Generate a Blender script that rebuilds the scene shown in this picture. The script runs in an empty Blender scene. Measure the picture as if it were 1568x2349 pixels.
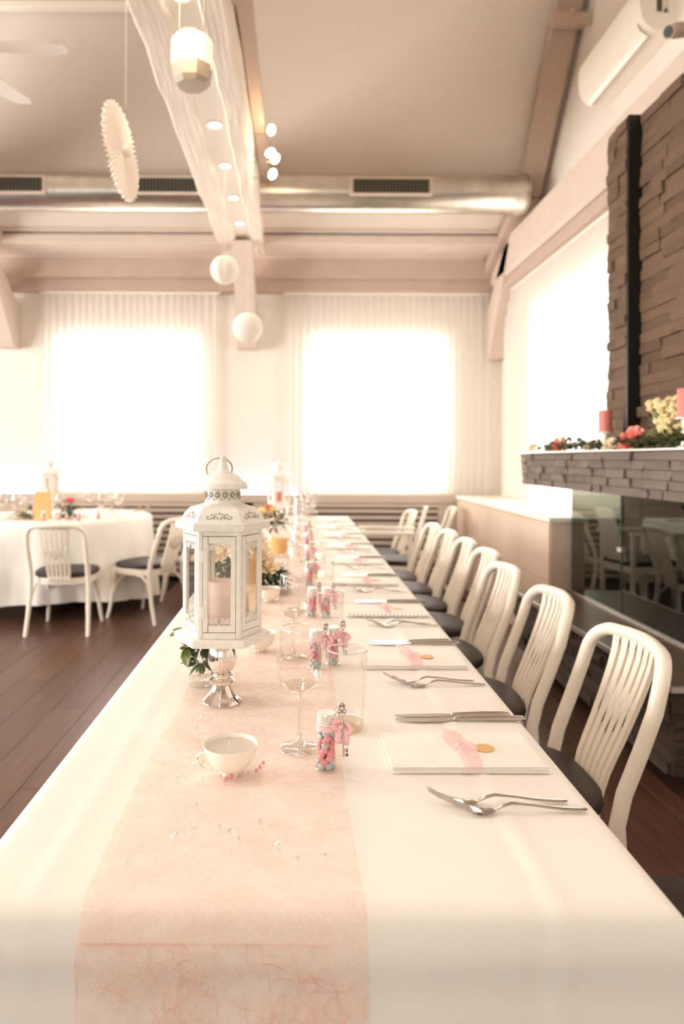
import bpy, math, random
from mathutils import Vector, Matrix
R = math.radians
PI = math.pi
S = bpy.context.scene
col = S.collection
random.seed(7)

# ------------------------------------------------------------------ camera
cam_d = bpy.data.cameras.new('camera')
cam = bpy.data.objects.new('camera', cam_d); col.objects.link(cam)
cam.location = (0, 0, 1.25)
cam.rotation_euler = (Matrix.Rotation(R(90), 4, 'X') @ Matrix.Rotation(R(0.28), 4, 'Z')).to_euler()
cam_d.sensor_width = 36; cam_d.sensor_fit = 'AUTO'
cam_d.lens = 1600 / 2349 * 36
cam_d.shift_x = (784 - 687) / 2349
cam_d.shift_y = -(1174.5 - 1052) / 2349
cam_d.clip_start = 0.05
cam_d.dof.use_dof = True
cam_d.dof.focus_distance = 1.24
cam_d.dof.aperture_fstop = 3.2
S.camera = cam

# ------------------------------------------------------------------ world, exposure
w = bpy.data.worlds.new('sky'); S.world = w; w.use_nodes = True
bg = w.node_tree.nodes['Background']
bg.inputs[0].default_value = (1.0, 0.97, 0.93, 1); bg.inputs[1].default_value = 2.0
S.view_settings.view_transform = 'Standard'; S.view_settings.look = 'None'
S.view_settings.exposure = 0.12; S.view_settings.gamma = 1.0
S.view_settings.use_curve_mapping = False
S.cycles.use_denoising = True
S.cycles.max_bounces = 12; S.cycles.diffuse_bounces = 6; S.cycles.glossy_bounces = 6
S.cycles.transmission_bounces = 10; S.cycles.transparent_max_bounces = 32
S.cycles.sample_clamp_indirect = 6.0

WIN_E = 1.0
def area(name, loc, rot, sx, sy, e, colr):
    l = bpy.data.lights.new(name, 'AREA'); l.shape = 'RECTANGLE'; l.size = sx; l.size_y = sy
    l.energy = e * WIN_E; l.color = colr
    o = bpy.data.objects.new(name, l); o.location = loc; o.rotation_euler = rot; col.objects.link(o)
DAY = (1.0, 0.975, 0.945)
# daylight standing just outside the window openings
area('daylight', (-1.78, 7.95, 1.8), (R(-90), 0, 0), 1.3, 1.5, 52, DAY)
area('daylight', (0.81, 7.95, 1.8), (R(-90), 0, 0), 1.3, 1.5, 52, DAY)
area('daylight', (2.65, 5.3, 1.8), (0, R(90), 0), 1.5, 1.7, 80, DAY)
for y, e in ((-1.2, 110), (2.0, 410), (5.2, 230)):  # unseen left windows, assumed for the light coming from that side
    area('daylight', (-6.6, y, 2.0), (0, R(-90), 0), 2.2, 2.2, e, DAY)
for x in (-3.6, -0.8):  # fill light from unseen windows added behind the camera
    area('daylight', (x, -4.1, 2.0), (R(90), 0, 0), 2.0, 2.2, 6, DAY)

# ------------------------------------------------------------------ materials
def srgb(c):
    return tuple(((v / 255) / 12.92 if v / 255 <= 0.04045 else ((v / 255 + 0.055) / 1.055) ** 2.4) for v in c) + (1,)
def mat(name, c, rough=0.5, metal=0.0, nscale=0, namt=0.0, bump=0.0, bscale=None, spec=None, stretch=None, coat=0, rnd=0.0, sheen=0):
    m = bpy.data.materials.new(name); m.use_nodes = True
    nt = m.node_tree; b = nt.nodes['Principled BSDF']
    base = srgb(c) if max(c) > 1.001 else tuple(c) + (1,)
    b.inputs['Base Color'].default_value = base
    b.inputs['Roughness'].default_value = rough; b.inputs['Metallic'].default_value = metal
    if spec is not None: b.inputs['Specular IOR Level'].default_value = spec
    if coat: b.inputs['Coat Weight'].default_value = coat
    if sheen: b.inputs['Sheen Weight'].default_value = sheen
    if nscale or bump or rnd:
        tc = nt.nodes.new('ShaderNodeTexCoord'); mp = nt.nodes.new('ShaderNodeMapping')
        nt.links.new(tc.outputs['Object'], mp.inputs['Vector'])
        if stretch: mp.inputs['Scale'].default_value = stretch
        n = nt.nodes.new('ShaderNodeTexNoise'); n.inputs['Scale'].default_value = nscale or bscale or 20
        n.inputs['Detail'].default_value = 5
        nt.links.new(mp.outputs['Vector'], n.inputs['Vector'])
        src = None
        if namt:
            mx = nt.nodes.new('ShaderNodeMix'); mx.data_type = 'RGBA'
            mx.inputs[6].default_value = tuple(v * (1 - namt) for v in base[:3]) + (1,)
            mx.inputs[7].default_value = tuple(min(1, v * (1 + namt)) for v in base[:3]) + (1,)
            rp = nt.nodes.new('ShaderNodeMapRange'); rp.inputs[1].default_value = .3; rp.inputs[2].default_value = .7
            nt.links.new(n.outputs['Fac'], rp.inputs[0]); nt.links.new(rp.outputs[0], mx.inputs[0])
            src = mx.outputs[2]
        if rnd:
            oi = nt.nodes.new('ShaderNodeObjectInfo'); hs = nt.nodes.new('ShaderNodeHueSaturation')
            r2 = nt.nodes.new('ShaderNodeMapRange'); r2.inputs[3].default_value = 1 - rnd; r2.inputs[4].default_value = 1 + rnd
            nt.links.new(oi.outputs['Random'], r2.inputs[0]); nt.links.new(r2.outputs[0], hs.inputs['Value'])
            if src: nt.links.new(src, hs.inputs['Color'])
            else: hs.inputs['Color'].default_value = base
            src = hs.outputs['Color']
        if src: nt.links.new(src, b.inputs['Base Color'])
        if bump:
            n2 = n
            if bscale and bscale != nscale:
                n2 = nt.nodes.new('ShaderNodeTexNoise'); n2.inputs['Scale'].default_value = bscale
                n2.inputs['Detail'].default_value = 6
                nt.links.new(mp.outputs['Vector'], n2.inputs['Vector'])
            bp = nt.nodes.new('ShaderNodeBump'); bp.inputs['Strength'].default_value = bump
            bp.inputs['Distance'].default_value = 0.01
            nt.links.new(n2.outputs['Fac'], bp.inputs['Height']); nt.links.new(bp.outputs['Normal'], b.inputs['Normal'])
    return m
def emis(name, c, s):
    m = bpy.data.materials.new(name); m.use_nodes = True
    b = m.node_tree.nodes['Principled BSDF']
    b.inputs['Base Color'].default_value = tuple(c) + (1,)
    b.inputs['Emission Color'].default_value = tuple(c) + (1,); b.inputs['Emission Strength'].default_value = s
    return m
def thin_glass(name, tint=(1, 1, 1), r0=.04, power=4.0, rough=0.01, gcol=(1, 1, 1), top=1.0):
    m = bpy.data.materials.new(name); m.use_nodes = True; nt = m.node_tree
    nt.nodes.remove(nt.nodes['Principled BSDF']); out = nt.nodes['Material Output']
    t = nt.nodes.new('ShaderNodeBsdfTransparent'); t.inputs[0].default_value = tuple(tint) + (1,)
    g = nt.nodes.new('ShaderNodeBsdfGlossy'); g.inputs['Roughness'].default_value = rough; g.inputs[0].default_value = tuple(gcol) + (1,)
    f = nt.nodes.new('ShaderNodeLayerWeight'); f.inputs[0].default_value = .5
    p = nt.nodes.new('ShaderNodeMath'); p.operation = 'POWER'; p.inputs[1].default_value = power
    a = nt.nodes.new('ShaderNodeMath'); a.operation = 'MULTIPLY_ADD'; a.use_clamp = True
    a.inputs[1].default_value = top - r0; a.inputs[2].default_value = r0
    mx = nt.nodes.new('ShaderNodeMixShader')
    nt.links.new(f.outputs['Facing'], p.inputs[0]); nt.links.new(p.outputs[0], a.inputs[0]); nt.links.new(a.outputs[0], mx.inputs[0])
    nt.links.new(t.outputs[0], mx.inputs[1]); nt.links.new(g.outputs[0], mx.inputs[2]); nt.links.new(mx.outputs[0], out.inputs[0])
    return m
def cloth_trans(name, c, transp, transl=0.6, fold=0):
    m = bpy.data.materials.new(name); m.use_nodes = True; nt = m.node_tree
    nt.nodes.remove(nt.nodes['Principled BSDF']); out = nt.nodes['Material Output']
    d = nt.nodes.new('ShaderNodeBsdfDiffuse'); d.inputs[0].default_value = tuple(c) + (1,)
    tl = nt.nodes.new('ShaderNodeBsdfTranslucent'); tl.inputs[0].default_value = tuple(c) + (1,)
    tr = nt.nodes.new('ShaderNodeBsdfTransparent')
    m1 = nt.nodes.new('ShaderNodeMixShader'); m1.inputs[0].default_value = transl
    m2 = nt.nodes.new('ShaderNodeMixShader'); m2.inputs[0].default_value = transp
    nt.links.new(d.outputs[0], m1.inputs[1]); nt.links.new(tl.outputs[0], m1.inputs[2])
    nt.links.new(m1.outputs[0], m2.inputs[1]); nt.links.new(tr.outputs[0], m2.inputs[2]); nt.links.new(m2.outputs[0], out.inputs[0])
    return m
M = {}
M['plaster'] = mat('plaster', (238, 230, 220), .9, nscale=3, namt=.02, bump=.12, bscale=30)
M['ceiling'] = mat('ceiling_paint', (220, 206, 193), .9, nscale=1.2, namt=.02)
M['beam'] = mat('painted_beam', (214, 196, 182), .7, nscale=6, namt=.03, bump=.15, bscale=8)
M['beam_grey'] = mat('grey_beam', (190, 168, 152), .75, nscale=6, namt=.04)
M['rough_wood'] = mat('whitewashed_wood', (236, 222, 208), .75, nscale=14, namt=.10, bump=1.0, bscale=16, stretch=(3, .22, 1))
M['white'] = mat('white_paint', (248, 240, 228), .45)
M['fan_white'] = mat('fan_white', (222, 210, 200), .5)
M['chair'] = mat('ivory_lacquer', (251, 240, 224), .32, nscale=3, namt=.015, coat=.2)
M['seat'] = mat('black_brown_leatherette', (46, 30, 24), .5, nscale=40, namt=.1, bump=.08)
M['cloth'] = mat('tablecloth', (251, 246, 239), .85, nscale=5, namt=.012, bump=.05, bscale=500)
M['napkin'] = mat('napkin', (255, 250, 243), .85, bump=.08, bscale=600)
M['floor'] = mat('floor_wood', (96, 66, 52), .36, nscale=5, namt=.22, bump=.05, stretch=(6, .6, 1), rnd=.14)
M['gap'] = mat('floor_gap', (40, 26, 20), .8)
M['wainscot'] = mat('wainscot', (196, 178, 160), .6, nscale=2, namt=.02)
M['dark'] = mat('dark_void', (26, 20, 17), .7)
M['black'] = mat('black_metal_and_shade', (16, 13, 12), .45)
M['slat'] = mat('slat_paint', (188, 170, 154), .6)
M['steel'] = mat('brushed_steel', (0.93, 0.91, 0.88), .3, 1.0, nscale=30, namt=.05)
M['duct'] = mat('galvanised_duct', (0.66, 0.61, 0.54), .30, 1.0, nscale=6, namt=.12)
M['grille'] = mat('grille_green_grey', (96, 92, 76), .5)
M['silver'] = mat('cutlery_silver', (0.58, 0.53, 0.49), .15, 1.0)
M['mercury'] = mat('mercury_glass', (0.86, 0.80, 0.75), .10, 1.0, nscale=90, namt=.06)
M['stone'] = mat('slate_stone', (118, 92, 72), .7, nscale=18, namt=.22, bump=.7, bscale=26, rnd=.2)
M['stone_dk'] = mat('slate_dark', (76, 60, 48), .62, nscale=20, namt=.25, bump=.6, bscale=26, rnd=.22)
M['stone_gr'] = mat('slate_grey', (126, 112, 102), .7, nscale=18, namt=.2, bump=.6, bscale=24, rnd=.16)
M['core'] = mat('mortar_dark', (46, 36, 30), .9)
M['slab'] = mat('hearth_slab', (98, 78, 68), .3, nscale=3, namt=.15)
M['cabinet'] = mat('cabinet_lacquer', (226, 202, 182), .4)
M['lantern'] = mat('antique_white_metal', (244, 240, 232), .45, nscale=60, namt=.05, bump=.1)
M['lantern_dk'] = mat('lantern_dark', (150, 134, 112), .6)  # darker tone for door gaps, cut-looking scrolls and piercings
M['ringm'] = mat('ring_metal', (168, 158, 140), .35, .8)
M['cand_blush'] = mat('blush_wax', (255, 228, 218), .5, nscale=3, namt=.02)
M['cand_pink'] = mat('pink_wax', (228, 138, 128), .5, nscale=20, namt=.05)
M['wax_grey'] = mat('grey_wax', (220, 210, 200), .35)
M['wick'] = mat('wick', (235, 228, 215), .8)
M['porcelain'] = mat('porcelain', (252, 243, 230), .18, coat=.4)
M['rosegold'] = mat('rose_gold', (0.8, 0.55, 0.5), .25, .8)
M['glass'] = thin_glass('clear_glass', (.975, .965, .955), .04, 3, top=.7)
M['pane'] = thin_glass('window_pane', (.97, .98, .98), .05)
M['lpane'] = thin_glass('lantern_pane', (.985, .98, .97), .05)
M['rim'] = thin_glass('glass_rim', (.97, .96, .95), .80, 2, .3)
M['foot'] = thin_glass('glass_foot', (.95, .94, .92), .10, 3, .05)
M['base_gl'] = thin_glass('tumbler_base', (.92, .88, .78), .14, 3, .08)
M['fire_gl'] = thin_glass('fireplace_glass', (.40, .42, .38), .08, 4, .0, (.78, .80, .74), .8)
M['edge_gl'] = mat('green_glass_edge', (20, 60, 44), .3)
M['candy_pink'] = mat('candy_pink', (234, 152, 162), .3, coat=.3, rnd=.08)
M['candy_blue'] = mat('candy_blue_grey', (190, 202, 204), .3, coat=.3, rnd=.08)
M['ribbon'] = cloth_trans('pink_organza', (1.0, .78, .79), .45, .4)
M['ribbon_s'] = mat('pink_satin', (250, 196, 200), .45)
M['gold'] = mat('gold_paper', (236, 190, 122), .5)
M['card'] = mat('orange_card', (248, 190, 124), .6)
M['rose_pk'] = mat('rose_coral', (246, 152, 140), .55, nscale=10, namt=.05)
M['peach'] = mat('peach_petal', (248, 160, 126), .55)
M['rose_hot'] = mat('rose_pink', (238, 112, 132), .55)
M['rose_cr'] = mat('rose_cream', (250, 234, 206), .55, nscale=10, namt=.04)
M['rose_yl'] = mat('flower_yellow', (250, 232, 182), .6)
M['leaf'] = mat('leaf_green', (92, 108, 60), .5, nscale=8, namt=.2)
M['leaf_dk'] = mat('leaf_dark', (62, 76, 42), .5, nscale=8, namt=.2)
M['leaf_lt'] = mat('leaf_light', (134, 146, 88), .5)
M['gyp'] = mat('gypsophila', (250, 246, 232), .7)
M['curtain'] = cloth_trans('sheer_curtain', (.93, .90, .86), .22, .55)
M['paper'] = cloth_trans('white_paper', (.97, .92, .86), 0.0, .35)
M['lampglow'] = emis('lamp_glow', (1.0, .83, .60), .72)
M['lampbase'] = mat('lamp_base_glass', (190, 176, 160), .3)
M['bulb'] = emis('bulb', (1.0, .82, .55), 14)
M['spot'] = emis('spot_led', (1.0, .92, .78), 22)
M['led'] = emis('lavender_led', (.72, .50, 1.0), 9)
M['label_w'] = mat('sticker_white', (226, 220, 206), .5)
M['label_d'] = mat('sticker_dark', (92, 74, 64), .6)
M['crystal'] = thin_glass('acrylic_crystal', (.93, .97, .98), .3, 2, .05)
M['pearl'] = mat('pearl', (232, 176, 170), .25)
M['wire'] = mat('clear_wire', (225, 228, 225), .3)
M['gold_glass'] = thin_glass('amber_glass', (.98, .80, .58), .08)

# sheer runner: airy fibre veil
def runner_mat():
    m = bpy.data.materials.new('peach_fibre_veil'); m.use_nodes = True; nt = m.node_tree
    b = nt.nodes['Principled BSDF']; b.inputs['Base Color'].default_value = (1.0, .74, .62, 1)
    b.inputs['Roughness'].default_value = .8
    tc = nt.nodes.new('ShaderNodeTexCoord'); mp = nt.nodes.new('ShaderNodeMapping'); mp.inputs['Scale'].default_value = (1, 1.6, 1)
    n1 = nt.nodes.new('ShaderNodeTexNoise'); n1.inputs['Scale'].default_value = 8; n1.inputs['Detail'].default_value = 4; n1.inputs['Distortion'].default_value = 1.5
    n2 = nt.nodes.new('ShaderNodeTexNoise'); n2.inputs['Scale'].default_value = 20; n2.inputs['Detail'].default_value = 3; n2.inputs['Distortion'].default_value = 1.5
    nt.links.new(tc.outputs['Object'], mp.inputs[0]); nt.links.new(mp.outputs[0], n1.inputs[0]); nt.links.new(mp.outputs[0], n2.inputs[0])
    ml = nt.nodes.new('ShaderNodeMath'); ml.operation = 'MULTIPLY'
    nt.links.new(n1.outputs['Fac'], ml.inputs[0]); nt.links.new(n2.outputs['Fac'], ml.inputs[1])
    r = nt.nodes.new('ShaderNodeMapRange'); r.inputs[1].default_value = .14; r.inputs[2].default_value = .36; r.inputs[3].default_value = .14; r.inputs[4].default_value = .46
    nt.links.new(ml.outputs[0], r.inputs[0]); nt.links.new(r.outputs[0], b.inputs['Alpha'])
    return m
M['runner'] = runner_mat()
M['fib_p'] = cloth_trans('pink_fibre', (.98, .68, .64), .5, .5)
M['fib_w'] = cloth_trans('pale_fibre', (1.0, .86, .76), .2, .5)

# ------------------------------------------------------------------ mesh builder
class MB:
    def __init__(self): self.v = []; self.f = []; self.T = None
    def add(self, vs, fs):
        k = len(self.v)
        if self.T is not None: vs = [self.T @ Vector(p) for p in vs]
        self.v += [tuple(p) for p in vs]; self.f += [tuple(i + k for i in f) for f in fs]; return self
    def box(self, x0, x1, y0, y1, z0, z1, b=0):
        if b <= 0:
            return self.add([(x0,y0,z0),(x1,y0,z0),(x1,y1,z0),(x0,y1,z0),(x0,y0,z1),(x1,y0,z1),(x1,y1,z1),(x0,y1,z1)],
                [(0,3,2,1),(4,5,6,7),(0,1,5,4),(1,2,6,5),(2,3,7,6),(3,0,4,7)])
        vs = []; fs = []
        # chamfered box: 24 verts
        X = (x0, x1); Y = (y0, y1); Z = (z0, z1); idx = {}
        for i in (0,1):
            for j in (0,1):
                for k in (0,1):
                    sx, sy, sz = (1,-1)[i], (1,-1)[j], (1,-1)[k]
                    for a in range(3):
                        p = [X[i], Y[j], Z[k]]
                        o = [sx*b, sy*b, sz*b]; o[a] = 0
                        idx[i,j,k,a] = len(vs); vs.append((p[0]+o[0], p[1]+o[1], p[2]+o[2]))
        q = idx
        for s in (0,1):
            fs.append([q[s,0,0,0],q[s,1,0,0],q[s,1,1,0],q[s,0,1,0]]); fs.append([q[0,s,0,1],q[1,s,0,1],q[1,s,1,1],q[0,s,1,1]]); fs.append([q[0,0,s,2],q[1,0,s,2],q[1,1,s,2],q[0,1,s,2]])
        for a in (0,1):
            for c in (0,1):
                fs.append([q[a,c,0,0],q[a,c,1,0],q[a,c,1,1],q[a,c,0,1]])
                fs.append([q[a,0,c,0],q[a,1,c,0],q[a,1,c,2],q[a,0,c,2]])
                fs.append([q[0,a,c,1],q[1,a,c,1],q[1,a,c,2],q[0,a,c,2]])
                for d in (0,1): fs.append([q[a,c,d,0],q[a,c,d,1],q[a,c,d,2]])
        fs = list({tuple(sorted(f)): f for f in fs}.values())
        return self.add(vs, fs)
    def prism(self, pts, a0, a1, axis='z'):
        n = len(pts)
        def P(p, a):
            return {'z': (p[0], p[1], a), 'y': (p[0], a, p[1]), 'x': (a, p[0], p[1])}[axis]
        vs = [P(p, a0) for p in pts] + [P(p, a1) for p in pts]
        fs = [tuple(range(n)), tuple(range(n, 2*n))] + [(i, (i+1) % n, (i+1) % n + n, i+n) for i in range(n)]
        return self.add(vs, fs)
    def lathe(self, prof, seg=24, c=(0,0,0), a0=0, cap=True, flute=0, fn=0):
        vs = []; fs = []; m = len(prof)
        for r, z in prof:
            for s in range(seg):
                a = a0 + 2*PI*s/seg
                rr = r * (1 + (flute * abs(math.cos(fn*a/2)) if flute else 0))
                vs.append((c[0] + rr*math.cos(a), c[1] + rr*math.sin(a), c[2] + z))
        for j in range(m-1):
            for s in range(seg):
                t = (s+1) % seg
                fs.append((j*seg+s, j*seg+t, (j+1)*seg+t, (j+1)*seg+s))
        if cap:
            if prof[0][0] > 1e-5: fs.append(tuple(range(seg)))
            if prof[-1][0] > 1e-5: fs.append(tuple((m-1)*seg + s for s in range(seg)))
        return self.add(vs, fs)
    def tube(self, path, r, seg=8, closed=False, r2=None, up=(0,0,1), cap=True):
        P = [Vector(p) for p in path]; n = len(P); vs = []; fs = []
        up = Vector(up)
        for i in range(n):
            if closed: t = P[(i+1) % n] - P[i-1]
            else: t = P[min(i+1, n-1)] - P[max(i-1, 0)]
            t.normalize() if t.length > 1e-9 else None
            a = t.cross(up)
            if a.length < 1e-3: a = t.cross(Vector((1,0,0))) if abs(t.x) < .9 else t.cross(Vector((0,1,0)))
            a.normalize(); b = a.cross(t).normalized()
            ra = r[i] if isinstance(r, (list, tuple)) else r
            rb = (r2[i] if isinstance(r2, (list, tuple)) else r2) if r2 is not None else ra
            for s in range(seg):
                an = 2*PI*s/seg
                vs.append(P[i] + a*math.cos(an)*ra + b*math.sin(an)*rb)
        m = n if closed else n-1
        for i in range(m):
            j = (i+1) % n
            for s in range(seg):
                t = (s+1) % seg
                fs.append((i*seg+s, i*seg+t, j*seg+t, j*seg+s))
        if not closed and cap: fs.append(tuple(range(seg))); fs.append(tuple((n-1)*seg+s for s in range(seg)))
        return self.add(vs, fs)
    def ball(self, c, rx, ry=None, rz=None, seg=10, rings=6):
        ry = ry or rx; rz = rz or rx; vs = []; fs = []
        for j in range(rings+1):
            ph = PI*j/rings
            for s in range(seg):
                a = 2*PI*s/seg
                vs.append((c[0]+rx*math.sin(ph)*math.cos(a), c[1]+ry*math.sin(ph)*math.sin(a), c[2]+rz*math.cos(ph)))
        for j in range(rings):
            for s in range(seg):
                t = (s+1) % seg
                fs.append((j*seg+s, j*seg+t, (j+1)*seg+t, (j+1)*seg+s))
        return self.add(vs, fs)
    def grid(self, fn, nu, nv):
        vs = [fn(i/nu, j/nv) for j in range(nv+1) for i in range(nu+1)]
        fs = [(j*(nu+1)+i, j*(nu+1)+i+1, (j+1)*(nu+1)+i+1, (j+1)*(nu+1)+i) for j in range(nv) for i in range(nu)]
        return self.add(vs, fs)
    def mesh(self, name, material, smooth=True, angle=40, merge=1e-6):
        import bmesh
        me = bpy.data.meshes.new(name); me.from_pydata(self.v, [], self.f)
        bm = bmesh.new(); bm.from_mesh(me)
        bmesh.ops.remove_doubles(bm, verts=bm.verts, dist=merge)
        bmesh.ops.recalc_face_normals(bm, faces=bm.faces)
        if smooth:
            for f in bm.faces: f.smooth = True
            for e in bm.edges:
                if len(e.link_faces) == 2 and e.calc_face_angle(0) > R(angle): e.smooth = False
        bm.to_mesh(me); bm.free(); me.materials.append(material)
        return me
    def build(self, name, material, parent=None, loc=None, rot=None, smooth=True, angle=40):
        return link(name, self.mesh(name, material, smooth, angle), parent, loc, rot)
def link(name, me, parent=None, loc=None, rot=None, scale=None):
    o = bpy.data.objects.new(name, me); col.objects.link(o)
    if parent is not None: o.parent = parent
    if loc is not None: o.location = loc
    if rot is not None: o.rotation_euler = rot
    if scale is not None: o.scale = scale
    return o
def tag(o, label, cat, group=None, kind=None):
    if label: o['label'] = label
    if cat: o['category'] = cat
    if group: o['group'] = group
    if kind: o['kind'] = kind
    return o
def thing(name, label, cat, loc=(0,0,0), rz=0, group=None):
    o = bpy.data.objects.new(name, None); col.objects.link(o); o.empty_display_size = .05
    o.location = loc; o.rotation_euler = (0, 0, rz); tag(o, label, cat, group); return o
KIDS = {}
def dup(root, loc, rz, label, group=None):
    r = root.copy(); col.objects.link(r); r.location = loc; r.rotation_euler = (0, 0, rz); r['label'] = label
    if group: r['group'] = group
    if root.name not in KIDS:
        KIDS[root.name] = [(c, list(c.children)) for c in root.children]
    for c0, gs in KIDS[root.name]:
        c = c0.copy(); col.objects.link(c); c.parent = r
        for g in gs:
            d = g.copy(); col.objects.link(d); d.parent = c
    return r
def struct(name, mb, m, parent=None, smooth=False, label=None):
    o = mb.build(name, m, parent, smooth=smooth)
    if parent is None: o['kind'] = 'structure'
    if label: o['label'] = label
    return o
def arc(cx, cy, r, a0, a1, n, f): return [f(cx + r*math.cos(a0+(a1-a0)*i/n), cy + r*math.sin(a0+(a1-a0)*i/n)) for i in range(n+1)]

# ------------------------------------------------------------------ the room
XW, YW, XL, YB = 2.10, 7.30, -6.2, -3.6      # right wall, back wall, left wall, wall behind the camera
# floor: boards running away from the camera
fl = struct('floor', MB().box(XL-.3, XW+.3, YB-.3, YW+.3, -.06, -.012), M['gap'])
bme = [MB().box(0, .168, 0, L, -.012, 0, .0012).mesh('plank', M['floor'], False) for L in (1.1, 1.45, 1.8)]
nb = 0; x = -1.05 - .17*17
rf = random.Random(3)
while x < XW:
    if -4.0 < x < -.2 or .35 < x < 1.65:
        y = -.3 - rf.random()*1.2 if x > -2.2 else 2.2 + rf.random()
        while y < YW - .25:
            k = rf.randrange(3); L = (1.1, 1.45, 1.8)[k]
            if y + L > YW - .2: k = 0; L = 1.1
            if y + 1.1 > YW - .15: break
            link('plank', bme[k], fl, (x, y, 0)); nb += 1; y += L + .003
    x += .17
# back wall with two openings
def wall_open(axis, a0, a1, z0, z1, holes, t0, t1):
    mb = MB()
    def bx(p0, p1, q0, q1):
        if p1 - p0 < 1e-4 or q1 - q0 < 1e-4: return
        if axis == 'x': mb.box(p0, p1, t0, t1, q0, q1)
        else: mb.box(t0, t1, p0, p1, q0, q1)
    p = a0
    for (h0, h1, k0, k1) in sorted(holes):
        bx(p, h0, z0, z1); bx(h0, h1, z0, k0); bx(h0, h1, k1, z1); p = h1
    bx(p, a1, z0, z1); return mb
BW = [(-2.50, -1.08, .95, 2.50), (.12, 1.50, .95, 2.50)]
struct('wall_back', wall_open('x', XL-.3, XW+.3, 0, 3.7, BW, YW, YW+.35), M['plaster'])
RW = [(4.40, 6.12, .95, 2.55)]
struct('wall_right', wall_open('y', YB-.3, YW, 0, 7.2, RW, XW, XW+.35), M['plaster'])
LW = [(-2.3, -.2, .9, 3.0), (.95, 3.05, .9, 3.0), (4.15, 6.25, .9, 3.0)]  # openings out of view, assumed to let in side light
struct('wall_left', wall_open('y', YB-.3, YW, 0, 7.2, LW, XL-.35, XL), M['plaster'])
FW = [(-4.6, -2.6, .9, 3.0), (-1.8, .2, .9, 3.0)]  # openings out of view, added to let in fill light
struct('wall_front', wall_open('x', XL-.3, XW+.3, 0, 3.7, FW, YB-.35, YB), M['plaster'])
def window(n, axis, h, t, label):
    a0, a1, z0, z1 = h
    root = thing('window_%d' % n, None, None); root['kind'] = 'structure'; root['label'] = label
    def bx(mb, p0, p1, q0, q1, d=.06):
        if axis == 'x': mb.box(p0, p1, t-d/2, t+d/2, q0, q1, .004)
        else: mb.box(t-d/2, t+d/2, p0, p1, q0, q1, .004)
    mb = MB(); f = .06
    bx(mb, a0, a1, z0, z0+f); bx(mb, a0, a1, z1-f, z1); bx(mb, a0, a0+f, z0+f, z1-f); bx(mb, a1-f, a1, z0+f, z1-f)
    mb.build('frame', M['white'], root, smooth=False)
    c = (a0+a1)/2; mb = MB(); bx(mb, c-.035, c+.035, z0+f, z1-f); mb.build('mullion', M['white'], root, smooth=False)
    for p0, p1 in ((a0+f, c-.035), (c+.035, a1-f)):
        mb = MB(); bx2 = (p0, p1, t-.004, t+.004) if axis == 'x' else (t-.004, t+.004, p0, p1)
        mb.box(*bx2, z0+f, z1-f); mb.build('pane', M['pane'], root, smooth=False)
window(1, 'x', BW[0], YW+.22, 'left window of the back wall behind sheer curtain')
window(2, 'x', BW[1], YW+.22, 'right window of the back wall behind sheer curtain')
window(3, 'y', RW[0], XW+.22, 'window in the right wall beyond the chimney')
for i, h in enumerate(LW): window(4+i, 'y', h, XL-.2, 'unseen window assumed in the left wall for side light')
for i, h in enumerate(FW): window(7+i, 'x', h, YB-.2, 'unseen window added behind the camera for fill light')
# roof: steep slope above the duct, shallow slope down to the back plate, ridge and far slopes
def slab(name, pts, th, m):   # pts = (y,z) polyline
    mb = MB(); n = len(pts)
    up = [(y, z+th) for y, z in pts]
    mb.prism(pts + up[::-1], XL-.3, XW+.3, 'x'); return mb
ce = [(YW+.3, 3.10), (6.06, 3.56), (3.89, 6.21), (.6, 6.21), (-3.9, 3.4)]
mb = MB()
for (ya, za), (yb, zb) in zip(ce[:-1], ce[1:]):
    mb.add([(XL-.3,ya,za),(XW+.3,ya,za),(XW+.3,yb,zb),(XL-.3,yb,zb),(XL-.3,ya,za+.12),(XW+.3,ya,za+.12),(XW+.3,yb,zb+.12),(XL-.3,yb,zb+.12)],
           [(0,1,2,3),(4,5,6,7),(0,1,5,4),(1,2,6,5),(2,3,7,6),(3,0,4,7)])
struct('ceiling', mb, M['ceiling'])
# stepped timber profile above the back wall
struct('trim_1', MB().box(XL, XW, 7.12, YW, 2.965, 3.085, .006), M['beam_grey'], label='wall plate above the back curtains')
struct('trim_2', MB().box(XL, XW-.02, 7.03, 7.12, 3.075, 3.29, .004), M['beam_grey'], label='upper fascia above the wall plate')
struct('trim_3', MB().box(XL, XW-.04, 6.60, 7.03, 3.28, 3.37, .006), M['beam'], label='pale soffit board below the duct')
struct('trim_4', MB().tube([(XL, 6.57, 3.40), (XW-.1, 6.57, 3.40)], .018), M['beam'], label='thin pipe running along the soffit edge')
# white rail on the steep slope, upper left
struct('trim_5', MB().box(-3.2, -.62, 5.03, 5.09, 4.50, 4.545, .004), M['white'], label='white rail high on the ceiling slope at upper left')
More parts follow.
